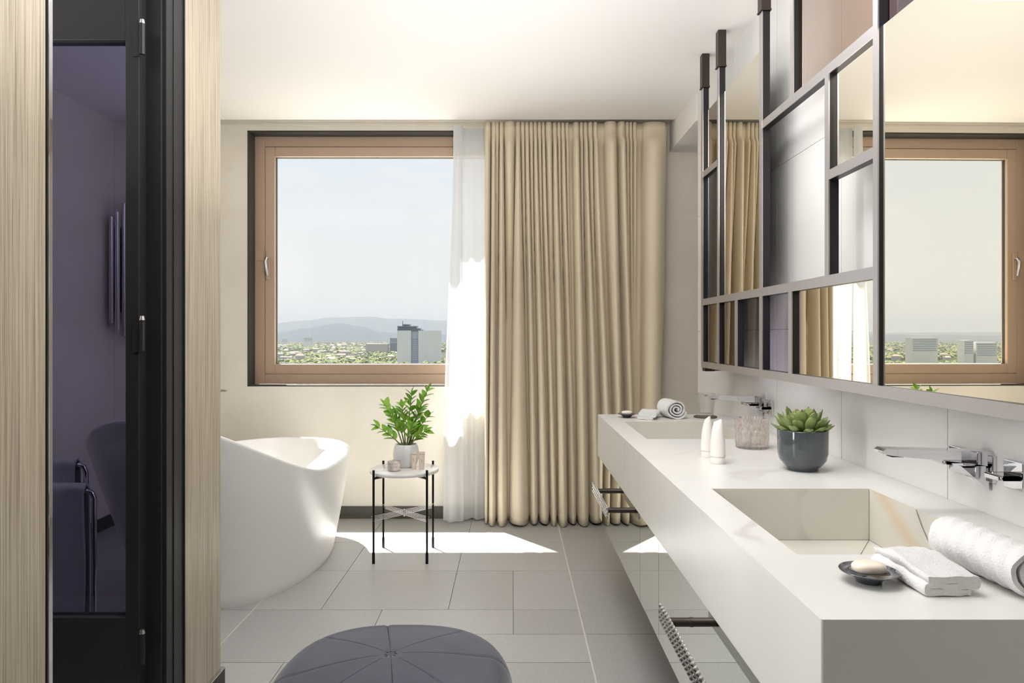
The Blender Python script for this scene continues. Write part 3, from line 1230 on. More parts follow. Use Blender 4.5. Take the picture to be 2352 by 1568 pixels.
def rolled(x, y, rz, label, group=None, L=.105, r=.045):
    b = MB()
    turns = 3.1
    N = 110
    th = .0075

    def sp(t_):
        a_ = t_ * turns * 2 * PI
        rr_ = .007 + (r - .007) * t_
        return a_, rr_
    pts = []
    for i in range(N + 1):
        a_, rr_ = sp(i / N)
        pts.append((rr_ * math.cos(a_ - .9) * 1.06, rr_ * math.sin(a_ - .9) * .92))
    # tail lies flat
    zmin = min(p[1] for p in pts)

    def offs(i, s_):
        a_, c_ = pts[max(i - 1, 0)], pts[min(i + 1, len(pts) - 1)]
        dx, dz = c_[0] - a_[0], c_[1] - a_[1]
        l_ = math.hypot(dx, dz) or 1
        return (pts[i][0] - dz / l_ * th * .5 * s_, pts[i][1] + dx / l_ * th * .5 * s_)
    out = [offs(i, 1) for i in range(len(pts))] + [offs(i, -1) for i in reversed(range(len(pts)))]
    zlow = min(q[1] for q in out)
    K = len(out)

    def ff(u, v):
        i = int(round(u * K)) % K
        ox, oz = out[i]
        yv = -L + 2 * L * v
        rad = math.hypot(ox, oz) / r
        rip = .0022 * math.sin(yv * 190 + 3 * math.atan2(oz, ox)) * rad
        s_ = 1 + rip / r + .02 * math.sin(yv * 30)
        return (ox * s_, yv + wob(yv, ox, oz, 50, .004), max((oz * s_ - zlow), .0008))
    b.grid(ff, K, 60, wrap=True)
    for v in (0, 1):
        ring_ = [ff(i / K, v) for i in range(K)]
        nt_ = len(pts)
        b.add(ring_, [(i, i + 1, K - 2 - i, K - 1 - i) for i in range(nt_ - 1)], 0, True)
    o = b.build('rolled_towel', M['towel'], recalc=True)
    o.location = (x, y, VZ)
    o.rotation_euler = (0, 0, rz)
    return tag(o, label, 'towel', group)


folded(.703, 1.205, R(2), 'white towel folded flat beside the big soap dish, next to the large rolled towel')
rolled(.832, 1.215, R(3), 'large white rolled towel at the counter end, partly cut by the picture edge')
folded(.696, 3.565, R(-20), 'small white folded towel at the far counter end by the beige curtain')
rolled(.815, 3.58, R(8), 'white rolled towel at the far counter end near the ribbed tumbler', L=.075, r=.052)

# ------------------------------------------------------------------ tumbler on coaster
cs = MB()
cs.lathe([(0, 0), (.057, 0), (.058, .002), (.058, .006), (.057, .008), (0, .008)], 40)
o = cs.build('coaster', M['coaster'])
o.location = (.990, 3.585, VZ)
tag(o, 'dark round coaster under the ribbed glass tumbler', 'coaster')


def ribs(n, d):
    return lambda i, t_, z: 1 + d * abs(math.cos(n * t_ / 2))


tu = MB()
prof = [(.0, .0), (.036, 0), (.038, .003), (.040, .02), (.044, .06), (.049, .112), (.0495, .114), (.048, .115)]
tu.lathe(prof, 144, mod=lambda i, t_, z: 1 + (.035 * abs(math.cos(18 * t_)) if 2 <= i <= 5 else 0))
tu.lathe([(.048, .115), (.0465, .112), (.041, .06), (.036, .022), (.034, .014), (0, .012)], 144)
o = tu.build('glass_tumbler', M['crystal_clear'])
weld(o)
o.location = (.990, 3.585, VZ + .008)
tag(o, 'clear ribbed glass tumbler standing on a dark round coaster', 'glass')


# ------------------------------------------------------------------ cut-crystal jars
def jar(x, y, z, r, h, label, lid):
    e = empty('crystal_jar', (x, y, z))
    tag(e, label, 'jar')
    b = MB()
    n = 96
    rows_ = 22

    def outer(u, v):
        th = u * 2 * PI
        zz = h * v
        k = 9
        if v < .10:
            m_ = 1 - .09 * abs(math.sin(th * k))
        elif v < .45:
            m_ = .93 + .09 * abs(math.cos(th * k))
        elif v < .82:
            q = (v - .45) / .37
            m_ = .92 + .10 * max(abs(math.cos(th * k + q * PI)), abs(math.cos(th * k - q * PI)))
        else:
            m_ = .95 + .07 * abs(math.cos(th * k * 2))
        bulge = 1 - .03 * (2 * v - 1) ** 2
        return (r * m_ * bulge * math.cos(th), r * m_ * bulge * math.sin(th), zz)
    b.grid(outer, n * 2, rows_, smooth=False, wrap=True)
    W = n * 2
    top_ = [outer(i / W, 1) for i in range(W)]
    inn = [(p_[0] * .88, p_[1] * .88, h) for p_ in top_]
    b.add(top_ + inn, [(i, (i + 1) % W, W + (i + 1) % W, W + i) for i in range(W)])
    b.lathe([(r * .86, h), (r * .85, h * .3), (r * .82, h * .13), (0, h * .11)], W)
    b.lathe([(0, .002), (r * .9, 0)], W)
    o = b.build('jar_body', M['crystal_pink'], e)
    if lid:
        l_ = MB()
        l_.lathe([(0, h + .001), (r * .98, h + .001), (r * 1.0, h + .006), (r * .9, h + .011), (r * .3, h + .013), (r * .28, h + .018), (0, h + .019)], W, mod=lambda i, t_, z: 1 + .03 * abs(math.cos(12 * t_)) * (1 if 1 <= i <= 3 else 0))
        l_.build('lid', M['crystal_pink'], e)
    return e


jar(.898, 2.62, VZ, .060, .112, 'pinkish cut-crystal jar on the vanity between the white tubes and the succulent', False)

# ------------------------------------------------------------------ squeeze tubes
def squeeze(x, y, z, h, w_, rz, m_, name, label, cat='tube', lean=0, pr=None):
    e = empty(name, (x, y, z), rz)
    tag(e, label, cat)
    b = MB()
    ch = h * .17

    def tf(u, v):
        th = u * 2 * PI
        k = v ** 1.6
        rx = w_ / 2 * (.93 + .09 * math.sin(PI * min(v * 1.6, 1)) * (1 - v)) + (w_ * .02) * k
        if name == 'cosmetic_tube':
            rx = w_ / 2 * (.86 + .2 * v)
            ry = w_ * .42 * (1 - k) + .0012
        else:
            rx = w_ / 2 * (1.0 - .50 * v ** 2.2)
            ry = w_ * .46 * (1 - .55 * k) * (1 - v ** 8) + .0015
        return (rx * math.cos(th), ry * math.sin(th), ch + (h - ch) * v + (.006 * math.cos(th) * v ** 4 if name != 'cosmetic_tube' else 0))
    b.grid(tf, 40, 24, wrap=True)
    n = 40
    b.add([tf(i / n, 1) for i in range(n)], [tuple(range(n))])
    b.build('tube_body', m_, e)
    c = MB()
    r0 = w_ / 2 * (.93 if name != 'cosmetic_tube' else .8)
    c.lathe([(0, 0), (r0 * .96, 0), (r0, .002), (r0 * 1.02, ch * .9), (r0 * .98, ch + .0005), (0, ch + .001)], 40)
    c.build('tube_cap', m_, e)
    if pr:
        for (txt, sz, zz, rot) in pr:
            cu = bpy.data.curves.new('printed_text', 'FONT')
            cu.body = txt
            cu.size = sz
            cu.align_x = 'CENTER'
            cu.align_y = 'CENTER'
            cu.extrude = .0001
            to_ = bpy.data.objects.new('printed_text', cu)
            COL.objects.link(to_)
            me_ = bpy.data.meshes.new_from_object(to_)
            bpy.data.objects.remove(to_)
            me_.name = 'printed_text'
            me_.materials.clear()
            me_.materials.append(M['ink'])
            to_ = bpy.data.objects.new('printed_text', me_)
            COL.objects.link(to_)
            to_.parent = e
            vv = (zz - ch) / (h - ch)
            to_.location = (0, -(w_ * .42 * (1 - vv ** 1.6) + .0022), zz)
            to_.rotation_euler = (R(90), rot, 0)
    return e


squeeze(.676, 2.42, VZ, .136, .046, R(25), M['tube_white'], 'squeeze_tube', 'white squeeze tube standing on its cap, half hidden behind its twin')
squeeze(.676, 2.30, VZ, .141, .050, R(-12), M['tube_white'], 'squeeze_tube', 'white squeeze tube standing on its cap, fully seen in front of its twin')

# ------------------------------------------------------------------ succulent
sx, sy = .909, 2.19
se = empty('potted_succulent', (sx, sy, VZ))
tag(se, 'green rosette succulent in a glazed dark grey pot on the vanity', 'plant')
b = MB()
b.lathe([(0, 0), (.044, 0), (.046, .003), (.047, .008), (.058, .018), (.070, .034), (.0745, .055), (.0755, .124), (.0750, .127), (.0725, .127), (.0715, .122), (.0705, .06), (0, .05)], 72)
b.build('pot', M['pot_grey'], se)
b = MB()
b.lathe([(0, .112), (.05, .112), (.0712, .108)], 40)
b.build('soil', M['soil'], se)


def succ_leaf(mb, base, dirv, L, W_, T_, curl, tipm=1):
    """plump obovate leaf with a pointed tip"""
    d = dirv.normalized()
    side = d.cross(Vector((0, 0, 1))).normalized()
    up = side.cross(d).normalized()
    nu, nv = 12, 16
    V = []
    for j in range(nv + 1):
        v = j / nv
        wd = W_ * (.40 + .60 * sm(v / .55)) * (1 - max(0, (v - .60) / .40) ** 2.8) ** .62 if j < nv else .0003
        if j == nv - 1:
            wd = W_ * .30
        th_ = T_ * (.75 + .35 * math.sin(PI * v)) * (1 - v ** 5 * .8)
        c = base + d * (L * v) + up * (curl * L * v * v)
        for i in range(nu):
            a_ = 2 * PI * i / nu
            V.append(c + side * (wd * math.cos(a_)) + up * (th_ * math.sin(a_) * (1.0 if math.sin(a_) < 0 else .45) + abs(math.cos(a_)) ** 2 * wd * .18))
    F_, F2 = [], []
    for j in range(nv):
        for i in range(nu):
            q = (j * nu + i, j * nu + (i + 1) % nu, (j + 1) * nu + (i + 1) % nu, (j + 1) * nu + i)
            (F2 if j == nv - 1 else F_).append(q)
    mb.add(V, F_, 0, True)
    mb.add(V, F2, 1, True)


b = MB()
rings_ = [(11, 20, .062, .0150, .034), (11, 36, .072, .0165, .030), (9, 52, .076, .0170, .022), (7, 64, .074, .0165, .014), (4, 78, .066, .0150, .006)]
k = 0
for (n, el, L, W_, rb) in rings_:
    for i in range(n):
        az = 2 * PI * (i + .5 * (k % 2) + random.uniform(-.12, .12)) / n + k * .4
        el_ = R(el + random.uniform(-5, 5))
        d = Vector((math.cos(az) * math.cos(el_), math.sin(az) * math.cos(el_), math.sin(el_)))
        base = Vector((math.cos(az) * rb, math.sin(az) * rb, .113 + .010 * (el / 80)))
        succ_leaf(b, base, d, L * random.uniform(.88, 1.08), W_ * random.uniform(.9, 1.1), .0065, .16)
    k += 1
b.build('rosette', [M['succulent'], M['leaf_tip']], se)

# ================================================================== SIDE TABLE
TX, TY, TZ = -.632, 4.11, .51
ta = empty('side_table', (TX, TY, 0))
tag(ta, 'small round marble-topped side table with thin black metal legs', 'side table')
b = MB()
b.lathe([(0, TZ - .020), (.196, TZ - .020), (.200, TZ - .017), (.200, TZ - .003), (.197, TZ), (0, TZ)], 96)
b.build('table_top', marble_mat('table_marble', lin(236, 234, 232), lin(170, 165, 160), .18, 5.0), ta)
LG = .151
for sxn in (-1, 1):
    for syn in (-1, 1):
        b = MB()
        b.tube([(sxn * LG, syn * LG, 0), (sxn * LG, syn * LG, .055), (sxn * LG, syn * LG, .065), (sxn * LG, syn * LG, TZ + .018)], [.0085, .0085, .0062, .0068], 12)
        lo = b.build('leg', M['black_metal'], ta)
b = MB()
for s_ in (-1, 1):
    b.tube([(-LG, -s_ * LG, TZ - .030), (LG, s_ * LG, TZ - .030)], .006, 8)
for sxn in (-1, 1):
    for syn in (-1, 1):
        b.prism([(-.0, 0), (.055, 0), (0, .018)], -.003, .003, 0, 'y')
        # rotate last prism to the corner
        n_ = 12
        for q in range(len(b.v) - n_, len(b.v)):
            x, y, z = b.v[q]
            a_ = math.atan2(-syn, -sxn)
            b.v[q] = (sxn * LG + x * math.cos(a_) - y * math.sin(a_), syn * LG + x * math.sin(a_) + y * math.cos(a_), TZ - .022 - z)
b.build('top_brace', M['black_metal'], ta)
b = MB()
for dgn in (-1, 1):
    for k in range(5):
        zz = .238 + k * .0065 + (.003 if dgn > 0 else 0)
        o_k = (k - 2) * .004
        ext = 1.04
        b.tube([(-LG * ext - o_k, dgn * -LG * ext, zz), (LG * ext + o_k, dgn * LG * ext, zz)], .0012, 6)
for k in range(4):
    b.tube([(-.004, 0, .236 + .01 * k), (.004, 0, .236 + .01 * k)], .006, 8)
b.build('wire_stretcher', M['steel'], ta)

# white pot with leafy plant
ze = empty('potted_plant', (-.630, 4.17, TZ + .0006))
tag(ze, 'leafy green plant in a round white pot on the side table', 'plant')
b = MB()
b.lathe([(0, 0), (.052, 0), (.058, .004), (.070, .03), (.0775, .062), (.0775, .085), (.072, .115), (.066, .130), (.0645, .134), (.061, .134), (.060, .125), (.066, .09), (0, .08)], 56)
b.build('pot', M['pot_white'], ze)
b = MB()
b.lathe([(0, .118), (.060, .117)], 30)
b.build('soil', M['soil'], ze)


def zz_leaf(mb, p, d, L, W_, roll):
    d = d.normalized()
    side = d.cross(Vector((0, 0, 1)))
    side = side.normalized() if side.length > .05 else Vector((1, 0, 0))
    up = side.cross(d).normalized()
    rm = Matrix.Rotation(roll, 3, d)
    side = rm @ side
    up = rm @ up
    n = 7
    V = []
    for j in range(n + 1):
        v = j / n
        wd = W_ * (math.sin(PI * v ** .85) ** .8 if 0 < j < n else .03)
        c = p + d * L * v - up * (L * .18 * v * v)
        V += [c - side * wd + up * wd * .35, c, c + side * wd + up * wd * .35]
    F_ = []
    for j in range(n):
        F_ += [(3 * j, 3 * j + 1, 3 * j + 4, 3 * j + 3), (3 * j + 1, 3 * j + 2, 3 * j + 5, 3 * j + 4)]
    mb.add(V, F_, 0, True)


lv, stm = MB(), MB()
# stems: tip offsets measured at the plant (x, y, z above pot soil)
tips = [((.125, .01, .335), .9), ((.030, .02, .310), .9), ((-.125, 0, .245), .8), ((-.070, .03, .20), .8), ((.115, -.03, .095), .7), ((.125, .03, .175), .7),
        ((-.02, -.03, .24), .8), ((.04, -.05, .13), .7), ((-.165, -.01, .115), .7), ((.075, .04, .22), .8)]
for n_i, ((tx_, ty_, tz_), s_) in enumerate(tips):
    b0 = Vector((tx_ * .16, ty_ * .3, .118))
    b3 = Vector((tx_, ty_, .118 + tz_))
    mid = Vector((tx_ * .45, ty_ * .6, .118 + tz_ * .55))
    pts = []
    for k in range(13):
        q = k / 12
        pts.append(b0 * (1 - q) ** 2 + mid * 2 * q * (1 - q) + b3 * q * q)
    stm.tube(pts, [.0045 * (1 - .65 * k / 12) for k in range(13)], 7)
    nl = 7 if tz_ > .2 else 4
    for k in range(nl):
        q = .34 + .62 * k / (nl - 1)
        i0 = int(q * 12)
        p_ = pts[i0].lerp(pts[min(i0 + 1, 12)], q * 12 - i0)
        d0 = (pts[min(i0 + 1, 12)] - pts[max(i0 - 1, 0)]).normalized()
        for sd in (-1, 1):
            ax = d0.cross(Vector((random.uniform(-.4, .4), -1, random.uniform(-.2, .2)))).normalized()
            dd = d0 * 1.0 + ax * sd * random.uniform(.5, .8) + Vector((0, random.uniform(-.3, .3), 0))
            zz_leaf(lv, p_, dd, random.uniform(.058, .080) * (1 - .2 * q), random.uniform(.015, .021), random.uniform(-.7, .7))
    zz_leaf(lv, pts[-1], pts[-1] - pts[-2], .05, .011, random.uniform(-1, 1))
stm.build('stem', M['zz_stem'], ze)
lv.build('foliage', M['zz'], ze, recalc=False)

jar(-.680, 4.035, TZ + .0006, .037, .046, 'small lidded cut-crystal jar on the round marble side table', True)
squeeze(-.573, 4.09, TZ, .100, .034, R(-4), M['tube_cream'], 'cosmetic_tube', 'small cream cosmetic tube in front of the white plant pot', pr=[('Natura Bissé', .0062, .086, 0), ('ESSENTIAL', .0052, .052, R(90))])
squeeze(-.527, 4.085, TZ, .103, .036, R(6), M['tube_cream'], 'cosmetic_tube', 'small cream cosmetic tube on the outer side, next to the identical tube before the pot', pr=[('Natura Bissé', .0062, .088, 0), ('ESSENTIAL', .0052, .048, R(90))])

# ================================================================== BATHTUB
def sgn(a_):
    return -1 if a_ < 0 else 1


def sup(th, a_, b_, n):
    c_, s_ = math.cos(th), math.sin(th)
    return (a_ * sgn(c_) * abs(c_) ** (2 / n), b_ * sgn(s_) * abs(s_) ** (2 / n))


tub_rot = R(-4)
TCX, TCY = -1.495, 3.83


def rim_h(yl, xl):
    """height of the rim as a function of the position along the tub (yl: -1 near .. +1 far)"""
    base = .575
    near = .35 * max(0, min(1, (-yl - .08) / .92)) ** 1.7
    far = .012 * sm((yl - .30) / .6) + .012
    return base + near + far


NT = 120


def outer_pt(u, v):
    th = u * 2 * PI
    bx, by = sup(th, .425, .66, 2.3)
    by += .10
    rx, ry = sup(th, .53, .93, 2.25)
    hgt = rim_h(ry / .93, rx / .53)
    k = v ** 1.15
    # slight belly
    x = bx + (rx - bx) * k
    y = by + (ry - by) * k
    f_ = 1 + .02 * math.sin(PI * v)
    return Vector((x * f_, y * f_, hgt * v))


def rot_t(p_):
    c_, s_ = math.cos(tub_rot), math.sin(tub_rot)
    return (p_[0] * c_ - p_[1] * s_, p_[0] * s_ + p_[1] * c_, p_[2])


tb_ = MB()
NV = 26


def tubf(u, v):
    V_ = v * 40
    if V_ <= 24:
        p_ = outer_pt(u, V_ / 24 * .985)
        if V_ == 0:
            p_ = Vector((p_[0] * .985, p_[1] * .985, 0))
        return rot_t(p_)
    q = outer_pt(u, 1)
    th = u * 2 * PI
    ce_ = Vector((0, 0, 0))
    rad = Vector((q[0], q[1], 0))
    n_ = rad.normalized()
    if V_ <= 29:
        a_ = (V_ - 24) / 5 * PI
        wl = .011
        c0 = q - n_ * wl
        return rot_t(Vector((c0[0] + n_[0] * wl * math.cos(a_), c0[1] + n_[1] * wl * math.cos(a_), q[2] - .006 + .008 * math.sin(a_))))
    k = (V_ - 29) / 11
    bx, by = sup(th, .26, .50, 2.4)
    by += .10
    e0 = q - n_ * .022
    # inside wall falls then rounds to the floor of the tub
    kk = min(k / .75, 1)
    zz = e0[2] - (e0[2] - .14) * kk ** .9
    rk = kk ** 1.6
    x, y = e0[0] + (bx - e0[0]) * rk, e0[1] + (by - e0[1]) * rk
    if k > .75:
        m_ = (k - .75) / .25
        x, y = bx * (1 - m_) , by * (1 - m_) + .10 * m_
        zz = .14 - .01 * sm(m_)
    return rot_t(Vector((x, y, zz)))


tb_.grid(tubf, NT, 40, wrap=True)
tub = empty('bathtub', (TCX, TCY, 0))
tub_o = tb_.build('tub_shell', M['tub'], tub)
ov = MB()
ov.lathe([(0, .006), (.020, .006), (.026, .003), (.026, 0)], 28)
oo = ov.build('drain', M['chrome'], tub)
oo.location = (0, .1, .133)
tag(tub, 'white freestanding slipper bathtub by the window, its high back partly behind the pillar', 'bathtub')

# floor-standing filler, mostly behind the pillar
ff_ = empty('tub_filler', (-2.06, 4.55, 0))
tag(ff_, 'chrome tub filler tap whose spout tip peeks out beside the wood pillar', 'tap')
b = MB()
b.tube([(0, 0, .004), (0, 0, 1.02)], .014, 16)
b.lathe([(0, 0), (.045, 0), (.045, .008), (.014, .012)], 24)
b.build('riser', M['chrome'], ff_)
b = MB()
b.box(0, .205, -.014, .014, .925, .940)
b.build('spout', M['steel'], ff_, bevel=.002)
b = MB()
b.tube([(0, -.02, .97), (0, -.07, .99)], .007, 10)
b.build('lever', M['chrome'], ff_)

# ------------------------------------------------------------------ tubular fixture on the side wall
tf_ = empty('tubular_fixture', (XL, 4.80, EYE + .04))
tag(tf_, 'wall fixture of upright polished tubes seen through the purple door glass', 'wall fixture')
b = MB()
b.box(0, .03, -.05, .05, .12, .70)
b.build('wall_plate', M['black_metal'], tf_)
ntb = 8
for k in range(ntb):
    a_ = -PI / 2 + PI * k / (ntb - 1)
    xx = .045 + .075 * math.cos(a_)
    yk = .125 * math.sin(a_)
    t1 = .50 + .38 * math.cos(a_) ** .8 * .9 + (k % 3) * .02
    b = MB()
    top_ = .78 + .14 * math.cos(a_) - .012 * ((k * 5) % 3)
    bot_ = .07 - .06 * math.cos(a_) - .02 * ((k * 7) % 3)
    b.tube([(xx, yk, bot_), (xx, yk, top_)], .016, 16)
    b.build('tube', M['steel'], tf_)
for zz in (.25, .60):
    b = MB()
    b.tube([(.0, 0, zz), (.10, 0, zz)], .012, 10)
    b.tube([(.045, -.125, zz), (.09, -.08, zz), (.11, 0, zz), (.09, .08, zz), (.045, .125, zz)], .006, 8)
    b.build('carrier', M['black_metal'], tf_)
for o in tf_.children:
    if o.name.startswith('tube') or o.name.startswith('carrier'):
        o.location.z = -.03

# ------------------------------------------------------------------ towel stand with two towels
ts = empty('towel_stand', (-1.83, 2.95, 0))
tag(ts, 'chrome floor-standing towel stand behind the purple door glass', 'towel stand')


def hoop(dy, h, x0, x1):
    b = MB()
    r_ = .03
    pts = [(x0, dy, .01), (x0, dy, h - r_), (x0 + r_ * .3, dy, h - r_ * .3), (x0 + r_, dy, h), (x1 - r_, dy, h), (x1 - r_ * .3, dy, h - r_ * .3), (x1, dy, h - r_), (x1, dy, .01)]
    b.tube(pts, .010, 12)
    return b.build('hoop', M['chrome'], ts)


hoop(0, .745, -.25, .035)
hoop(-.11, .660, -.17, .135)
b = MB()
b.box(-.30, .18, -.16, .05, 0, .012)
b.build('stand_base', M['steel'], ts)


def hung(name, x0, x1, y, h, drop, label):
    b = MB()

    def hf(u, v):
        # cloth over a bar along x: v runs front hem -> over -> back hem
        L = drop * 2 + .05
        s_ = v * L
        bul = .004 * math.sin(u * 11 + v * 5) + .006 * math.sin(u * 5)
        if s_ < drop:
            return (x0 + (x1 - x0) * u + .006 * math.sin(v * 9), y - .020 - bul - .018 * (1 - s_ / drop), h - .014 - (drop - s_) + .01 * math.sin(u * 4) * (1 - s_ / drop))
        if s_ > drop + .05:
            q = (s_ - drop - .05) / drop
            return (x0 + (x1 - x0) * u, y + .020 + bul + .01 * q, h - .014 - drop * q * .92)
        a_ = (s_ - drop) / .05 * PI
        return (x0 + (x1 - x0) * u, y - .020 * math.cos(a_), h - .014 + .030 * math.sin(a_))
    b.grid(hf, 40, 60)
    o = b.build(name, M['towel'], solid=.010, recalc=False)
    return tag(o, label, 'towel')


hung('bath_towel', -2.06, -1.83, 2.95, .757, .62, 'bath towel over the taller hoop of the towel stand behind purple glass')
hung('bath_towel', -1.98, -1.725, 2.84, .672, .56, 'bath towel over the lower hoop of the towel stand behind purple glass')

# ================================================================== POUF
po = empty('pouf', (-.331, 1.91, 0))
tag(po, 'blue-grey velour pouf with radial seams on the tiled floor', 'pouf')
PA, PB, PH = .338, .345, .425
PN = 2.55


def pr_r(th):
    x, y = sup(th, PA, PB, PN)
    return x, y


def pouff(u, v):
    th = u * 2 * PI
    x, y = pr_r(th)
    # v 0..1 : floor -> side -> rounded shoulder -> centre of the top
    if v < .4:
        k = v / .4
        s_ = .93 + .07 * math.sin(k * PI / 2)
        z = .03 + k * .245
    elif v < .7:
        a_ = (v - .4) / .3 * PI / 2
        s_ = 1 - .26 * (1 - math.cos(a_))
        z = .275 + .115 * math.sin(a_)
    else:
        k = (v - .7) / .3
        s_ = .74 * (1 - k)
        z = .39 + .032 * math.sin(k * PI / 2) - .003 * math.exp(-((1 - k) / .05) ** 2)
    # sink at the eight seams
    m_ = abs(math.sin(4 * (th - R(8))))
    g = math.exp(-(m_ / .05) ** 2)
    if v > .3:
        z -= .0045 * g * (1 if v < .97 else 0)
        s_ -= .004 * g
    return (x * s_, y * s_, z)


b = MB()
b.grid(pouff, 320, 70, wrap=True)
b.build('upholstery', M['pouf'], po)
b = MB()
for k in range(8):
    th = R(8) + k * PI / 4
    pts = []
    for j in range(34):
        v = .32 + .665 * j / 33
        p_ = Vector(pouff(th / 2 / PI, v))
        pts.append(p_ + Vector((0, 0, .0012)))
    b.tube(pts, .0011, 6)
b.build('seam', M['seam'], po)
b = MB()
b.lathe([(0, 0), (.26, 0), (.26, .035), (0, .035)], 48)
b.build('base', M['black'], po)

# ================================================================== OUTSIDE
GZ = -62.0
ex = {}
ex['ground'] = mat('far_ground', lin(30, 36, 24), .95, spec=0, vary=((1, 1, 1), .006, lin(46, 46, 38), .42, .6))
ex['roof'] = mat('bounce_slab', lin(128, 126, 122), .9)  # for the added bounce slab below the window
ex['tree_a'] = mat('far_trees', lin(60, 66, 46), .95, spec=0, vary=((1, 1, 1), .03, lin(78, 80, 56), .4, .6))
ex['hill'] = mat('hill_scrub', lin(34, 40, 42), .95, spec=0)
ex['conc'] = mat('concrete_block', lin(176, 175, 174), .8)
ex['concb'] = mat('block_glass', lin(128, 136, 152), .4)
ex['dark'] = mat('block_dark', lin(74, 82, 94), .6)
ex['house'] = mat('house_wall', lin(142, 136, 130), .9)
ex['tile'] = mat('house_roof', lin(84, 72, 66), .9)

g = MB()
g.add([(-14000, 150, GZ), (9000, 150, GZ), (9000, 30000, GZ), (-14000, 30000, GZ)], [(0, 1, 2, 3)])
struct(g.build('ground', ex['ground'], recalc=False))
g = MB()
g.box(-16, 12, 5.6, 34, -3.0, -2.6)
struct(g.build('roof_or_bounce_slab', ex['roof']))  # unseen slab, added to reflect sunlight up through the window onto the ceiling

# hills
def hill(name, D_, prof, seed, depth):
    b = MB()
    n = 260

    def hf(u, v):
        s_ = -1.05 + 1.6 * u          # slope x/D
        p_ = 1176 + s_ * F
        h_ = 0
        for (a0, h0), (a1, h1) in zip(prof[:-1], prof[1:]):
            if a0 <= p_ <= a1:
                q = (p_ - a0) / (a1 - a0)
                q = q * q * (3 - 2 * q)
                h_ = h0 + (h1 - h0) * q
        pxh = h_ + 1.3 * noise.noise(Vector((p_ * .02, seed, 0))) + .6 * noise.noise(Vector((p_ * .07, seed, 1)))
        top_ = (EYE + pxh / F * D_) - GZ
        Y = D_ + depth * (v - .5) * 2
        prf = math.sin(PI * v) ** .8 if 0 < v < 1 else 0
        return (s_ * Y, Y, GZ + top_ * prf + (60 * noise.noise(Vector((u * 30, v * 6, seed))) * prf if abs(v - .5) > .1 else 0) * .5)
    b.grid(hf, n, 24)
    return struct(b.build(name, ex['hill']))


# heights in px above the horizon line
hill('hills_1', 15000, [(-700, 0), (0, 8), (300, 6), (500, 18), (632, 27), (700, 34), (760, 41), (850, 43), (900, 38), (960, 37), (1010, 34), (1200, 24), (2000, 6)], 3.1, 2500)
hill('hills_2', 9000, [(-700, 0), (500, 0), (632, 6), (700, 16), (775, 28), (830, 20), (880, 8), (960, 2), (1300, 0), (2000, 0)], 8.3, 1500)

# haze over the plain: a real scattering volume, far from the window
hz = MB()
hz.box(-13900, 8900, 400, 20000, GZ + 1, 420)
ho = hz.build('haze', M['plaster'])
hm = bpy.data.materials.new('haze')
hm.use_nodes = True
t = hm.node_tree
t.nodes.clear()
oo = t.nodes.new('ShaderNodeOutputMaterial')
vsx = t.nodes.new('ShaderNodeVolumeScatter')
HZC = (.150, .156, .170, 1)
vsx.inputs['Color'].default_value = HZC
vsx.inputs['Density'].default_value = 1 / 9500.0
vsx.inputs['Anisotropy'].default_value = .0
ab = t.nodes.new('ShaderNodeVolumeAbsorption')
ab.inputs['Color'].default_value = HZC
ab.inputs['Density'].default_value = 1 / 9500.0
ad = t.nodes.new('ShaderNodeAddShader')
t.links.new(vsx.outputs[0], ad.inputs[0])
t.links.new(ab.outputs[0], ad.inputs[1])
t.links.new(ad.outputs[0], oo.inputs['Volume'])
ho.data.materials[0] = hm
tag(ho, 'thin bluish haze over the distant plain and hills', 'haze', kind='stuff')


def bld(name, x, y, w_, d_, h_, m_, label, cat='building', group=None, base=GZ):
    e = empty(name, (x, y, base))
    tag(e, label, cat, group)
    b = MB()
    b.box(-w_ / 2, w_ / 2, -d_ / 2, d_ / 2, 0, h_)
    b.build('wall', m_, e)
    return e


# big slab block with stepped roof
D0 = 1350
s0 = D0 / F
bx = (960 - 1176) * s0
e = empty('office_tower', (bx, D0, GZ))
tag(e, 'large grey slab building with stepped dark roof terraces beyond the window', 'building')
b = MB()
topz = (770 - 759) * s0 + EYE - GZ
b.box((912 - 960) * s0, (944 - 960) * s0, 0, 40, 0, topz)
b.box((961 - 960) * s0, (1009 - 960) * s0, 0, 40, 0, topz)
b.build('wall', ex['conc'], e)
b = MB()
b.box((944 - 960) * s0, (961 - 960) * s0, 4, 36, 0, topz - 1)
for k in range(14):
    b.box((944.5 - 960) * s0, (960.5 - 960) * s0, 3.2, 4, 3 + k * 4.1, 3.8 + k * 4.1)
b.build('stair_glazing', ex['concb'], e)
for k, (a0, a1, z0, z1) in enumerate(((912, 972, 0, 1.6), (912, 964, 3.0, 4.6), (912, 956, 6.6, 9.0), (925, 939, 10.4, 12.5))):
    b = MB()
    b.box((a0 - 960) * s0, (a1 - 960) * s0, 2, 30, topz + (z0 + .2) * s0 * 1.15, topz + (z1 + .2) * s0 * 1.15)
    b.box((a0 - 960) * s0, (a1 - 962) * s0, 5, 27, topz + (z0 - 1.6) * s0 * 1.15, topz + z0 * s0 * 1.15)
    b.build('roof_or_bounce_slab', ex['dark'], e)
b = MB()
b.tube([((923 - 960) * s0, 10, topz + 8 * s0), ((923 - 960) * s0, 10, topz + 22 * s0)], .7, 6)
b.build('mast', ex['dark'], e)


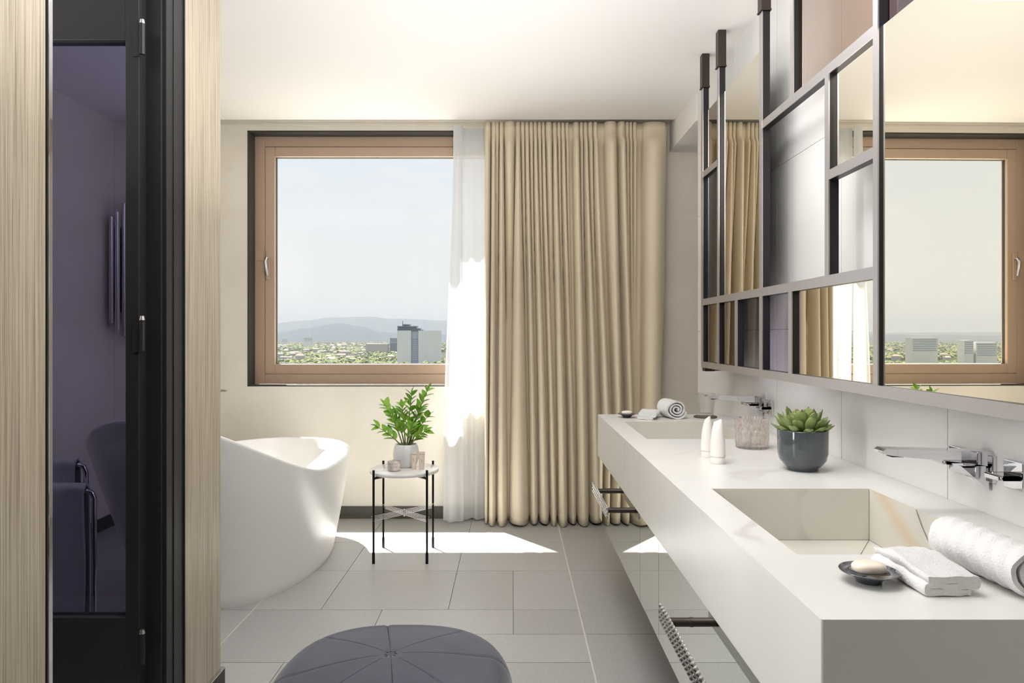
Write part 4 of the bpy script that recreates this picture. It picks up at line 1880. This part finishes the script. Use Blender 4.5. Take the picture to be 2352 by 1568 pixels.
def pxbld(name, p0, p1, ytop, D_, m_, label, group=None, roof=None, dpt=20, bottom=None, strip=None):
    s_ = D_ / F
    x = ((p0 + p1) / 2 - 1176) * s_
    z1 = (770 - ytop) * s_ + EYE
    h_ = z1 - GZ
    e_ = bld(name, x, D_, (p1 - p0) * s_, dpt, h_, m_, label, group=group)
    if strip:
        b_ = MB()
        n_ = strip
        for k_ in range(n_):
            zz_ = h_ - 3 - k_ * 4.0
            if zz_ < 4:
                break
            b_.box(-(p1 - p0) * s_ * .45, (p1 - p0) * s_ * .45, -dpt / 2 - .4, -dpt / 2, zz_ - 1.6, zz_)
        b_.build('window_band', ex['concb'], e_)
    if roof:
        b_ = MB()
        hw, hd_ = (p1 - p0) * s_ / 2 + .6, dpt / 2 + .6
        b_.add([(-hw, -hd_, h_), (hw, -hd_, h_), (hw, hd_, h_), (-hw, hd_, h_), (-hw * .5, 0, h_ + roof), (hw * .5, 0, h_ + roof)], [(0, 1, 5, 4), (1, 2, 5), (2, 3, 4, 5), (3, 0, 4), (0, 3, 2, 1)])
        b_.build('roof', ex['tile'], e_)
    return e_


pxbld('low_building', 842, 892, 789, 2300, ex['house'], 'long low white building with dark window bands in the green plain', strip=1, dpt=30)
pxbld('apartment_tower', 699, 720, 774, 3600, ex['conc'], 'taller grey apartment block on the town edge below the middle hill', strip=5)
pxbld('apartment_tower', 648, 663, 777, 4200, ex['conc'], 'narrow hazy apartment block near the window sash in the distant town', strip=5)
pxbld('apartment_tower', 897, 913, 776, 2300, ex['dark'], 'dark grey block just beside the large slab building', strip=4)
# blocks met only in the big mirror (they stand further round)
def mirx(p_, D_):
    return 1176 - (p_ - 1176) - 0


for (p0, p1, yt, lab) in ((2098, 2160, 797, 'grey twin-topped slab block reflected in the large mirror'), (2222, 2244, 803, 'pale stepped block reflected in the large mirror beside the sash'), (2250, 2300, 808, 'pale long block reflected in the large mirror')):
    q0, q1 = 2352 - p1, 2352 - p0
    q0 -= 40
    q1 -= 40
    D_ = 1300
    s_ = D_ / F
    # the mirror looks down on lower ground here: let the block stand on it
    ee = pxbld('mirrored_block', q0, q1, yt - 22, D_, ex['conc'], lab, strip=6)
    ee.name = 'city_block'
# houses of the town
random.seed(11)
protos = []
hp = None
GL = 'small pale house with reddish roof among the trees of the distant town'
n_h = 0
for k in range(230):
    D_ = random.uniform(1600, 4200)
    if k < 140:
        p_ = random.uniform(630, 912)
    else:
        p_ = random.uniform(-60, 420)
    if 1600 < D_ < 2100 and 840 < p_ < 895:
        continue
    s_ = D_ / F
    x = (p_ - 1176) * s_
    if hp is None:
        hp = empty('house', (x, D_, GZ))
        tag(hp, GL, 'house', 'houses of the distant town')
        b = MB()
        b.box(-9, 9, -6, 6, 0, 11)
        b.build('wall', ex['house'], hp)
        b = MB()
        b.add([(-9.5, -6.5, 11), (9.5, -6.5, 11), (9.5, 6.5, 11), (-9.5, 6.5, 11), (-6, 0, 14.5), (6, 0, 14.5)], [(0, 1, 5, 4), (1, 2, 5), (2, 3, 4, 5), (3, 0, 4), (0, 3, 2, 1)])
        b.build('roof', ex['tile'], hp)
        h2 = hp
    else:
        h2 = copy_tree(hp)
        h2.location = (x, D_, GZ)
    sc_ = random.uniform(.4, .85)
    h2.scale = (sc_ * random.uniform(.8, 1.9), sc_, sc_ * random.uniform(.8, 1.9))
    h2.rotation_euler.z = random.uniform(-.4, .4)

# woodland: far too many trees to count
random.seed(5)
wd = MB()


def blob(cx, cy, cz, r_):
    v, f = [], []
    nu, nv = 6, 3
    v.append((cx, cy, cz + r_ * random.uniform(.8, 1.0)))
    for j in range(1, nv + 1):
        ph = j / nv * PI / 2
        for i in range(nu):
            th = 2 * PI * i / nu + j
            k = r_ * random.uniform(.8, 1.15)
            v.append((cx + k * math.sin(ph) * math.cos(th), cy + k * math.sin(ph) * math.sin(th), cz + k * .9 * math.cos(ph)))
    for i in range(nu):
        f.append((0, 1 + i, 1 + (i + 1) % nu))
    for j in range(nv - 1):
        for i in range(nu):
            f.append((1 + j * nu + i, 1 + (j + 1) * nu + i, 1 + (j + 1) * nu + (i + 1) % nu, 1 + j * nu + (i + 1) % nu))
    wd.add(v, f, 0, False)


for k in range(9500):
    D_ = 1150 * (4.6 ** random.random())
    s_ = random.uniform(-.82, -.05)
    r_ = random.uniform(4.5, 9) * (D_ / 1500) ** .4
    if noise.noise(Vector((s_ * 14, D_ * .0022, 2))) < -.12 and D_ > 1500:
        continue
    blob(s_ * D_, D_, GZ + random.uniform(0, 5), r_)
for k in range(70):
    D_ = random.uniform(1190, 1320)
    p_ = random.uniform(890, 1030)
    blob((p_ - 1176) / F * D_, D_, GZ + random.uniform(4, 9), random.uniform(5, 9))
tag(wd.build('woodland', ex['tree_a'], recalc=False), 'belt of green trees spread over the plain outside', 'trees', kind='stuff')
